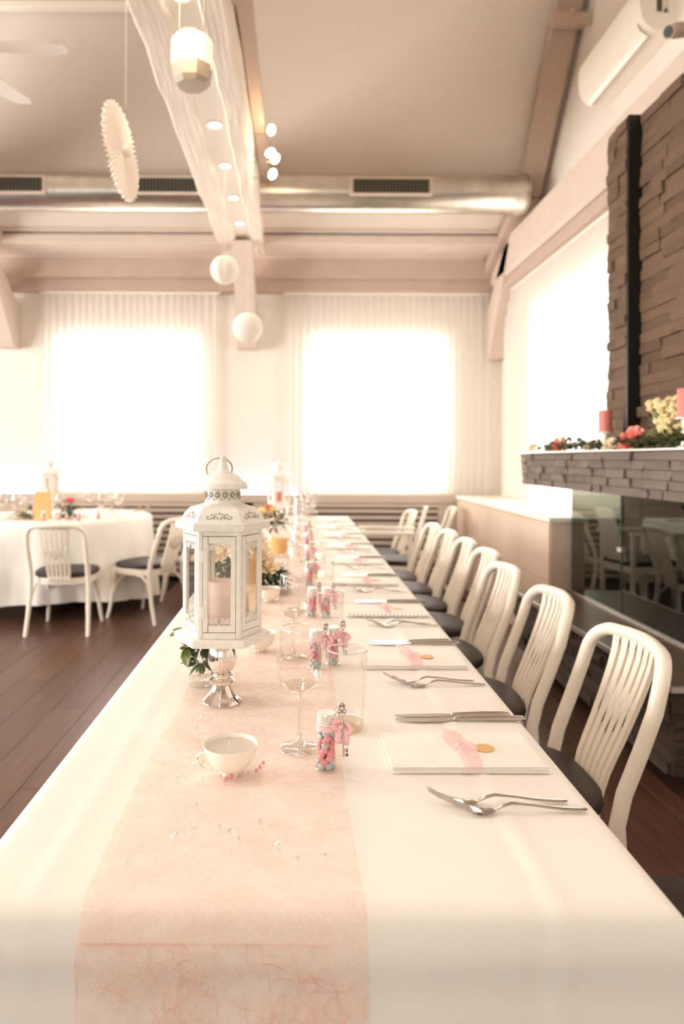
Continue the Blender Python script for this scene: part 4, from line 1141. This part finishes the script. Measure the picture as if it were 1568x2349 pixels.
# ------------------------------------------------------------------ crystal garlands
def garland(name, pix, label, closed=False):
    pts = [Vector((*tab(*p), TZ+.0085)) for p in pix]
    t = thing(name, label, 'table decoration', (pts[0].x, pts[0].y, TZ+.004), 0, 'acrylic crystal strings')
    o = pts[0].copy(); o.z = TZ+.004
    loc = [p-o for p in pts]
    w_ = []
    for a, b in zip(loc[:-1], loc[1:]):
        for k in range(5): q = a.lerp(b, k/5); q.z += .001*math.sin(k/5*PI); w_.append(q)
    w_.append(loc[-1]); MB().tube(w_, .00016, 4).build('thread', M['wire'], t)
    for k, p in enumerate(loc):
        mb = MB(); r_ = .0032 if k % 3 else .0042
        mb.lathe([(0, -r_), (r_, -r_*.2), (r_*.75, r_*.7), (r_*.4, r_*.95), (0, r_*.95)], 8, (0,0,0)); mb.build('crystal', M['crystal'], t, p, (R(20*k), R(35), 0), smooth=False)
garland('crystal_garland', [(405,1799),(428,1797),(445,1764),(434,1745),(453,1713),(456,1697),(453,1680),(463,1657)], 'string of clear crystals left of the teacup candle')
garland('crystal_garland', [(396,1932),(405,1928),(442,1918),(448,1911),(450,1860),(505,1909),(528,1920),(548,1938)], 'string of clear crystals on the runner in front of the teacup candle')
garland('crystal_garland', [(597,1902),(637,1952),(640,1958),(683,1985),(746,1979)], 'short string of clear crystals toward the right of the runner front')
garland('crystal_garland', [(448,1568),(462,1575),(475,1583),(488,1580),(470,1564),(455,1556)], 'cluster of clear crystals around the posy jar')
pbm = MB().ball((0,0,0), .0032).mesh('pearl_bead', M['pearl'])
for k, p in enumerate(((528,1792),(520,1797),(540,1796),(588,1778),(596,1770),(603,1760),(515,1800))):
    x, y = tab(*p); tag(link('pearl_bead', pbm, None, (x, y, TZ+.0075)), 'tiny pink pearl bead lying by the foot of the nearest teacup candle', 'bead', 'pink pearl beads')

# ------------------------------------------------------------------ chairs
MBase = MB
def chair_parts():
    d = {}
    SZ = Matrix.Diagonal((1, 1, .945, 1))
    def MB():
        m = MBase(); m.T = SZ; return m
    # rear frame: one bent tube, feet to rounded top
    half = []
    pts = [(.215, -.275, 0), (.208, -.238, .15), (.202, -.212, .30), (.198, -.205, .42), (.198, -.222, .50), (.200, -.258, .60), (.200, -.292, .70)]
    top = arc(.118, .745, .078, 0, PI/2, 7, lambda a, b: (a, -.292-(b-.70)*.22, b))
    right = pts + top
    right = [(p[0], p[1] - (.045*(1-(p[0]/.2)**2) if p[2] > .72 and p[0] < .2 else 0), p[2]) for p in right]
    left = [(-p[0], p[1], p[2]) for p in right][::-1]
    mid = [(.06, -.3603, .8265), (0, -.366, .828), (-.06, -.3603, .8265)]
    P = right + mid + left
    n = len(P); rr = [.0145 + .0045*min(1, p[2]/.45) for p in P]
    d['back_frame'] = MB().tube(P, rr, 10, up=(0,1,0)).mesh('back_frame', M['chair'])
    # splat
    PL = [(.36, -.200), (.42, -.203), (.50, -.220), (.60, -.256), (.70, -.288), (.76, -.305), (.83, -.317)]
    def yb(z, x=0):
        for (a, p), (b, q) in zip(PL[:-1], PL[1:]):
            if z <= b or b == .83: y = p + (q-p)*(z-a)/(b-a); break
        return y - (.020 + .026*min(1, max(0, (z-.42)/.36)))*(1-(x/.2)**2) - .004
    def hw(z): return .076 + .030*(z-.40)/.42
    mb = MB(); th = .014
    def cell(u0, u1, za0, za1, zb0, zb1):   # u in -1..1; left column from za0..za1, right zb0..zb1
        n_ = max(1, int(max(za1-za0, zb1-zb0)/.045))
        for k in range(n_):
            def zz(a, b, t): return a + (b-a)*t
            l0, l1 = zz(za0, za1, k/n_), zz(za0, za1, (k+1)/n_); r0, r1 = zz(zb0, zb1, k/n_), zz(zb0, zb1, (k+1)/n_)
            vs = []
            for yy in (0, th):
                for (u, z) in ((u0, l0), (u1, r0), (u1, r1), (u0, l1)): vs.append((u*hw(z), yb(z, u*hw(z))+yy, z))
            fs = [(0,1,2,3), (4,5,6,7)]
            if k == 0: fs.append((0,1,5,4))
            if k == n_-1: fs.append((3,2,6,7))
            fs += [(0,3,7,4), (1,2,6,5)]
            mb.add(vs, fs)
    Z0, Z1 = .395, .822
    ns = 5; sw = .130; bw = (2 - ns*sw)/(ns+1)
    ue = -1
    for k in range(ns+1):
        cell(ue, ue+bw, Z0, Z1, Z0, Z1); ue += bw
        if k < ns:
            c = abs(k-2)/2
            lo0, lo1 = .437, .575 + .038*c**1.5 ; up0, up1 = .688 - .022*c**1.5, .797
            m_ = 4
            for q in range(m_):
                a, b = q/m_, (q+1)/m_
                def rd(t): s_ = 2*t-1; return .0065*(1-math.sqrt(max(0, 1-s_*s_)))
                u0, u1 = ue+sw*a, ue+sw*b
                cell(u0, u1, Z0, lo0+rd(a), Z0, lo0+rd(b))
                cell(u0, u1, lo1-rd(a), up0+rd(a), lo1-rd(b), up0+rd(b))
                cell(u0, u1, up1-rd(a), Z1, up1-rd(b), Z1)
            ue += sw
    d['splat'] = mb.mesh('splat', M['chair'], angle=30)
    # seat outline
    def outline(s, n=40):
        out = []
        for k in range(n):
            a = 2*PI*k/n; ca, sa = math.cos(a), math.sin(a); p = 3.2
            r_ = 1/((abs(ca)**p + abs(sa)**p)**(1/p)); x, y = .215*r_*ca, .205*r_*sa
            x *= 1 + .06*(y/.2); out.append((x*s, (y+.0)*s - .018))
        return out
    mb = MB(); rings = [(outline(.93), .424), (outline(.985), .430), (outline(1.0), .442), (outline(.985), .458), (outline(.90), .468), (outline(.6), .472), (outline(.2), .471)]
    vs = []; fs = []
    for ol, z in rings: vs += [(p[0], p[1], z) for p in ol]
    n = 40
    for j in range(len(rings)-1):
        for s in range(n): t = (s+1) % n; fs.append((j*n+s, j*n+t, (j+1)*n+t, (j+1)*n+s))
    fs.append(tuple(range(n))); fs.append(tuple((len(rings)-1)*n+s for s in range(n)))
    d['seat'] = mb.add(vs, fs).mesh('seat', M['seat'])
    mb = MB(); o1, o2 = outline(.96), outline(.86); vs = []; fs = []
    for ol, z in ((o1, .375), (o1, .424), (o2, .424), (o2, .375)): vs += [(p[0], p[1], z) for p in ol]
    for j in range(4):
        for s in range(n): t = (s+1) % n; q = (j+1) % 4; fs.append((j*n+s, j*n+t, q*n+t, q*n+s))
    d['seat_frame'] = mb.add(vs, fs).mesh('seat_frame', M['chair'])
    mk = lambda sx_: MB().tube([(sx_*.170, .150, .42), (sx_*.176, .168, .30), (sx_*.184, .176, .18), (sx_*.196, .190, .07), (sx_*.205, .205, 0)], [.018, .017, .0155, .014, .0125], 10, up=(0,1,0)).mesh('leg', M['chair'])
    d['legs'] = [mk(1), mk(-1)]
    def br(sx_):
        P = [(sx_*.199, -.236, .20), (sx_*.194, -.20, .30), (sx_*.19, -.13, .365), (sx_*.188, -.04, .383), (sx_*.182, .05, .37), (sx_*.178, .12, .31), (sx_*.178, .160, .22)]
        return MB().tube(P, .0095, 8, up=(1,0,0)).mesh('brace', M['chair'])
    d['braces'] = [br(1), br(-1)]
    P = [(-.178, .165, .20), (-.155, .155, .32), (-.08, .15, .372), (0, .15, .378), (.08, .15, .372), (.155, .155, .32), (.178, .165, .20)]
    d['braces'].append(MB().tube(P, .0095, 8, up=(0,1,0)).mesh('brace', M['chair']))
    return d
CD = chair_parts()
first = thing('dining_chair', 'x', 'chair', (0,0,0), 0, 'ivory bentwood chairs')
link('back_frame', CD['back_frame'], first); link('splat', CD['splat'], first); link('seat', CD['seat'], first); link('seat_frame', CD['seat_frame'], first)
for m_ in CD['legs']: link('leg', m_, first)
for m_ in CD['braces']: link('brace', m_, first)
used = [False]
def chair(x, y, rz, label):
    if not used[0]:
        used[0] = True; first.location = (x, y, 0); first.rotation_euler = (0, 0, rz); first['label'] = label; return first
    return dup(first, (x, y, 0), rz, label)
# right row: facing the table (-x): back frame at +x
cy = [1.16, 1.82, 2.43, 2.99, 3.51, 3.98, 4.44, 4.90]
cx = [.70, .535, .545, .55, .61, .615, .615, .60]
lab = ['ivory bentwood chair mostly out of frame, only its black seat showing at lower right',
       'nearest full ivory bentwood chair on the right of the long table',
       'second ivory bentwood chair on the right, behind the nearest one', 'third ivory bentwood chair along the right of the long table',
       'fourth ivory bentwood chair along the right of the long table', 'fifth ivory bentwood chair along the right of the long table',
       'sixth ivory bentwood chair along the right of the long table', 'seventh ivory bentwood chair along the right of the long table']
for k in range(8): chair(cx[k], cy[k], R(90 + (0, 1, -1, 1.5, 0, -1.5, 1, 0)[k]), lab[k])
chair(.66, 6.2, R(93), 'last ivory bentwood chair on the right, by the white panel chair')
chair(1.13, 6.72, R(84), 'ivory chair standing apart near the beige cabinet and the back vent')
# round table chairs
RT = (-2.05, 6.04)
chair(-1.70, 5.13, R(3), 'ivory chair with its back to the camera at the round table')
chair(-1.215, 5.52, R(62), 'ivory chair seen from the side at the right of the round table')
chair(-1.02, 6.28, R(97), 'ivory chair behind the side-facing one, right of the round table')
chair(-1.74, 6.86, R(180), 'ivory chair beyond the round table under the left window')
chair(-2.62, 5.25, R(-25), 'ivory chair at the left frame edge, partly behind the round tablecloth')
# white chair with solid panel back
pc = thing('panel_chair', 'white chair with solid leaning panel back and armrest near the far table end', 'chair', (.69, 5.62, 0), R(80))
MB().add([(-.12, -.22, .45), (.12, -.22, .45), (.09, -.34, .87), (-.09, -.34, .87), (-.12, -.19, .45), (.12, -.19, .45), (.09, -.31, .87), (-.09, -.31, .87)], [(0,1,2,3), (4,5,6,7), (0,1,5,4), (1,2,6,5), (2,3,7,6), (3,0,4,7)]).build('back_panel', M['white'], pc, smooth=False)
MB().box(-.2, .2, -.2, .22, .42, .46, .006).build('seat', M['seat'], pc, smooth=False)
MB().box(-.2, .2, -.2, .22, .36, .42, .006).build('seat_frame', M['white'], pc, smooth=False)
for sx_ in (-1, 1):
    MB().box(sx_*.21-.015, sx_*.21+.015, -.24, .24, .66, .69, .005).build('armrest', M['white'], pc, smooth=False)
    for yy in (-.2, .19): MB().box(sx_*.195-.016, sx_*.195+.016, yy-.016, yy+.016, 0, .66 if True else .4, .003).build('leg', M['white'], pc, smooth=False)

# ------------------------------------------------------------------ round table
rtb = thing('round_table', 'round banquet table under white cloth at left', 'table', (RT[0], RT[1], 0))
MB().lathe([(0, .715), (.735, .715), (.735, .743), (0, .743)], 48).build('tabletop', M['beam'], rtb)
MB().lathe([(0, 0), (.25, 0), (.25, .02), (.05, .05), (.04, .715), (0, .715)], 24).build('pedestal', M['black'], rtb)
mb = MB(); n = 180; vs = []; fs = []
rows = [(0, 0), (.3, 0), (.6, 0), (.71, 0), (.745, .002), (.758, .012), (.762, .03)] + [(.762, .03 + .62*k/12) for k in range(1, 13)]
for j, (r_, d_) in enumerate(rows):
    for s in range(n):
        a = 2*PI*s/n; k = max(0, d_-.03)/.62
        f_ = .062*k*(.5+.5*math.sin(a*13 + 1.5*math.sin(a*3))) + .012*k*math.sin(a*29) + .012*k
        dz = .045*k*math.sin(a*2+1) ; rr_ = r_ + f_
        vs.append((rr_*math.cos(a), rr_*math.sin(a), .75 - d_ - dz))
for j in range(len(rows)-1):
    for s in range(n): t = (s+1) % n; fs.append((j*n+s, j*n+t, (j+1)*n+t, (j+1)*n+s))
o = mb.add(vs, fs).build('tablecloth', M['cloth'], None, (RT[0], RT[1], 0), angle=180)
tag(o, 'round white tablecloth draped in folds over the left table', 'tablecloth')
# things on the round table
candlestick(-2.06, 5.75, 'silver stand under the lantern on the round table')
lantern(-2.06, 5.75, TZ+.1345, 'white lantern on the round table, before the left curtain', R(5), detail=False)
pillar(-2.06, 5.75, TZ+.149, .034, .10, M['cand_blush'], 'blush candle inside the lantern on the round table')
oc = thing('table_card', 'upright orange card on the round table before its lantern', 'card', (-2.03, 5.52, TZ+.001), R(8))
MB().add([(-.062, -.03, 0), (.062, -.03, 0), (.062, 0, .225), (-.062, 0, .225), (-.062, -.028, 0), (.062, -.028, 0), (.062, .002, .225), (-.062, .002, .225)], [(0,1,2,3), (4,5,6,7), (0,1,5,4), (1,2,6,5), (2,3,7,6), (3,0,4,7)]).build('front_leaf', M['card'], oc, smooth=False)
MB().add([(-.062, .034, 0), (.062, .034, 0), (.062, .002, .225), (-.062, .002, .225), (-.062, .036, 0), (.062, .036, 0), (.062, .004, .225), (-.062, .004, .225)], [(0,1,2,3), (4,5,6,7), (0,1,5,4), (1,2,6,5), (2,3,7,6), (3,0,4,7)]).build('back_leaf', M['card'], oc, smooth=False)
o = MB().lathe([(0, 0), (.33, 0), (.33, .001), (0, .001)], 40).build('table_mat', M['fib_w'], None, (-2.1, 5.85, TZ+.0004)); tag(o, 'pale peach round mat in the middle of the round table', 'table mat')
bouquet('flower_arrangement', 'green wreath with roses around the lantern foot on the round table', (-2.18, 5.66, TZ+.002),
   [('rose_cr', -.05, -.03, .06, .035), ('rose_cr', .05, -.02, .07, .03)], [('leaf_dk', (0, 0, .045), (.13, .08, .035), 130, .05, .010)], seed=8)
bouquet('flower_arrangement', 'red and green flowers right of the orange card on the round table', (-1.88, 5.66, TZ+.002),
   [('rose_hot', .03, -.03, .15, .035), ('rose_cr', -.02, -.03, .10, .03)], [('leaf_dk', (0, 0, .08), (.06, .06, .07), 90, .05, .010)], seed=9)
RIMW = ['left front', 'front left', 'front centre', 'right front', 'far right', 'right rear', 'rear centre', 'rear left', 'far left']
k = 0
for a_ in range(9):
    a = R(-150 + a_*38); r_ = .48 + .05*(a_ % 2)
    x, y = RT[0] + r_*math.cos(a), RT[1] + r_*math.sin(a)
    wine_glass(x, y, 'wine glass at the %s of the round table' % RIMW[a_], 'wine glasses on the round table', TZ+.001)
    x2, y2 = RT[0] + (r_-.04)*math.cos(a+.16), RT[1] + (r_-.04)*math.sin(a+.16)
    tumbler(x2, y2, 'tumbler at the %s of the round table' % RIMW[a_], 'tumblers on the round table', TZ+.001)
NAPS = MB().box(-.09, .09, -.06, .06, 0, .012, .003).mesh('folded_cloth', M['napkin'], False)
for a_ in range(7):
    a = R(-125 + a_*50); x, y = RT[0] + .62*math.cos(a), RT[1] + .62*math.sin(a)
    t = thing('napkin', 'folded napkin with pink bow at the %s of the round table' % ['front left', 'front', 'right front', 'right', 'right rear', 'rear', 'left'][a_], 'napkin', (x, y, TZ+.001), a, 'napkins on the round table')
    link('folded_cloth', NAPS, t); link('organza_ribbon', RIB[0], t, (0, 0, .002), None, (.7, .7, 1))
def mini_bottle(x, y, label):
    t = thing('favour_bottle', label, 'bottle', (x, y, TZ+.001), 0, 'candy bottles on the round table')
    MB().lathe([(0, 0), (.017, 0), (.0172, .066), (.0145, .072)], 16, cap=False).build('glass_body', M['glass'], t)
    MB().lathe([(.016, .070), (.0165, .088), (0, .089)], 16).build('screw_lid', M['steel'], t)
    mb = MB(); mb2 = MB()
    for j, (dx, dy, z, a, ti) in enumerate(candy_pos(3)):
        (mb if j % 2 else mb2).ball((dx, dy, z), .005, .005, .004, 6, 4)
    o = mb.build('candy_fill', M['candy_pink'], t); o['kind'] = 'stuff'; o = mb2.build('candy_fill', M['candy_blue'], t); o['kind'] = 'stuff'
for (x, y, q) in ((-1.98, 5.40, 'just right of the orange card'), (-1.72, 5.44, 'third from the orange card'), (-1.86, 5.41, 'second from the orange card'), (-1.62, 5.62, 'farthest right of the four')): mini_bottle(x, y, 'little candy bottle on the round table, ' + q)

# ------------------------------------------------------------------ mantel decoration
MZ = 1.301
def mant(px, X=1.62): return 1600*X/(px-687)
def mrose(px, m, r, label, X=1.60, seed=1, dz=0, tilt=(R(60), 0, R(-60))):
    y = mant(px, X); t = thing('rose', label, 'flower', (X, y, MZ+.001), 0, 'loose flowers on the mantel')
    link('petals', rose_mesh(m, seed), t, (0, 0, r*.75+dz), tilt, (r, r, r))
mrose(1282, 'peach', .054, 'peach rose on the mantel, left part', seed=2)
mrose(1448, 'rose_pk', .056, 'large coral pink peony on the mantel before the black shaded end of the pillar', seed=3, dz=.012)
mrose(1432, 'peach', .034, 'small peach bloom tucked against the coral peony', seed=1, X=1.58)
mrose(1222, 'rose_cr', .034, 'small cream rose at the far left end of the mantel', seed=1, X=1.60)
mrose(1355, 'rose_cr', .036, 'cream rose left of the first pink mantel candle', seed=2, X=1.58)
mrose(1398, 'rose_cr', .034, 'cream hydrangea bloom against the first candle holder', seed=3, X=1.57)
def holder(px, X, h, label, clabel, ch_, r=.035):
    y = mant(px, X); t = thing('candle_holder', label, 'candle holder', (X, y, MZ+.0005), 0, 'white mantel candle holders')
    MB().lathe([(0, 0), (.034, 0), (.036, .006), (.020, .014), (.014, h*.35), (.022, h*.5), (.014, h*.65), (.018, h-.012), (.040, h-.008), (.042, h), (0, h)], 28).build('body', M['porcelain'], t)
    pillar(X, y, MZ+.0005+h, r, ch_, M['cand_pink'], clabel, group='pink mantel candles')
holder(1387, 1.62, .098, 'white candle holder on the mantel left of the chimney', 'coral pink pillar candle on the left mantel holder', .115)
holder(1572, 1.62, .130, 'tall white candle holder on the mantel at the right frame edge', 'coral pink pillar candle at the right frame edge', .12, .034)
# greenery garland along the mantel
gg = thing('leaf_garland', 'dark leafy garland lying along the mantel shelf', 'garland', (1.64, 3.6, MZ+.001))
pts = [(.02*math.sin(k*1.3), -.75+.105*k, .012) for k in range(18)]
MB().tube(pts, .004, 6).build('stem', M['leaf_dk'], gg)
rl = random.Random(21)
for k in range(18):
    foliage(gg, 'leaf_dk', (pts[k][0]-.03, pts[k][1], .040), (.05, .06, .020), 34, 40+k, .045, .010, 'sprig', .4)
for k in range(40):
    p = rl.choice(pts); leaf(gg, rl.choice(('leaf', 'leaf_dk')), (p[0]-.02+rl.uniform(-.02, .02), p[1]+rl.uniform(-.05, .05), .02+rl.uniform(0, .02)), (rl.uniform(-.3, .5), rl.uniform(-.5, .5), rl.uniform(0, 6.28)), .06, .014)
# yellow blossom bunch
yb_ = thing('blossom_bunch', 'bunch of pale yellow blossoms standing on the mantel before the stone', 'flowers', (1.66, mant(1525, 1.66), MZ+.001))
ry = random.Random(4)
BL = MB()
for k in range(9): a = 2*PI*k/9; BL.ball((.0075*math.cos(a), .0075*math.sin(a), .003*(k % 3)), .0058, seg=6, rings=4)
BL.ball((0,0,.006), .006, seg=6, rings=4); BL = BL.mesh('blossom', M['rose_yl'])
for k in range(46):
    ly = ry.uniform(-.10, .10); lz = .05 + ry.random()*.18 * (1 - abs(ly)*4) + .02
    if k > 30: lz = .15 + ry.random()*.08
    p = (ry.uniform(-.05, .02), ly, lz)
    link('blossom', BL, yb_, p, (ry.uniform(0, 3), ry.uniform(0, 3), 0), (1.5, 1.5, 1.5))
mb = MB()
for k in range(14): mb.tube([(0, ry.uniform(-.02, .02), 0), (ry.uniform(-.03, .0), ry.uniform(-.05, .05), .1), (ry.uniform(-.04, .0), ry.uniform(-.09, .09), .19)], .0022, 5)
mb.build('stems', M['leaf_lt'], yb_)
foliage(yb_, 'leaf_lt', (0, 0, .08), (.03, .07, .06), 50, 77, .04, .009)
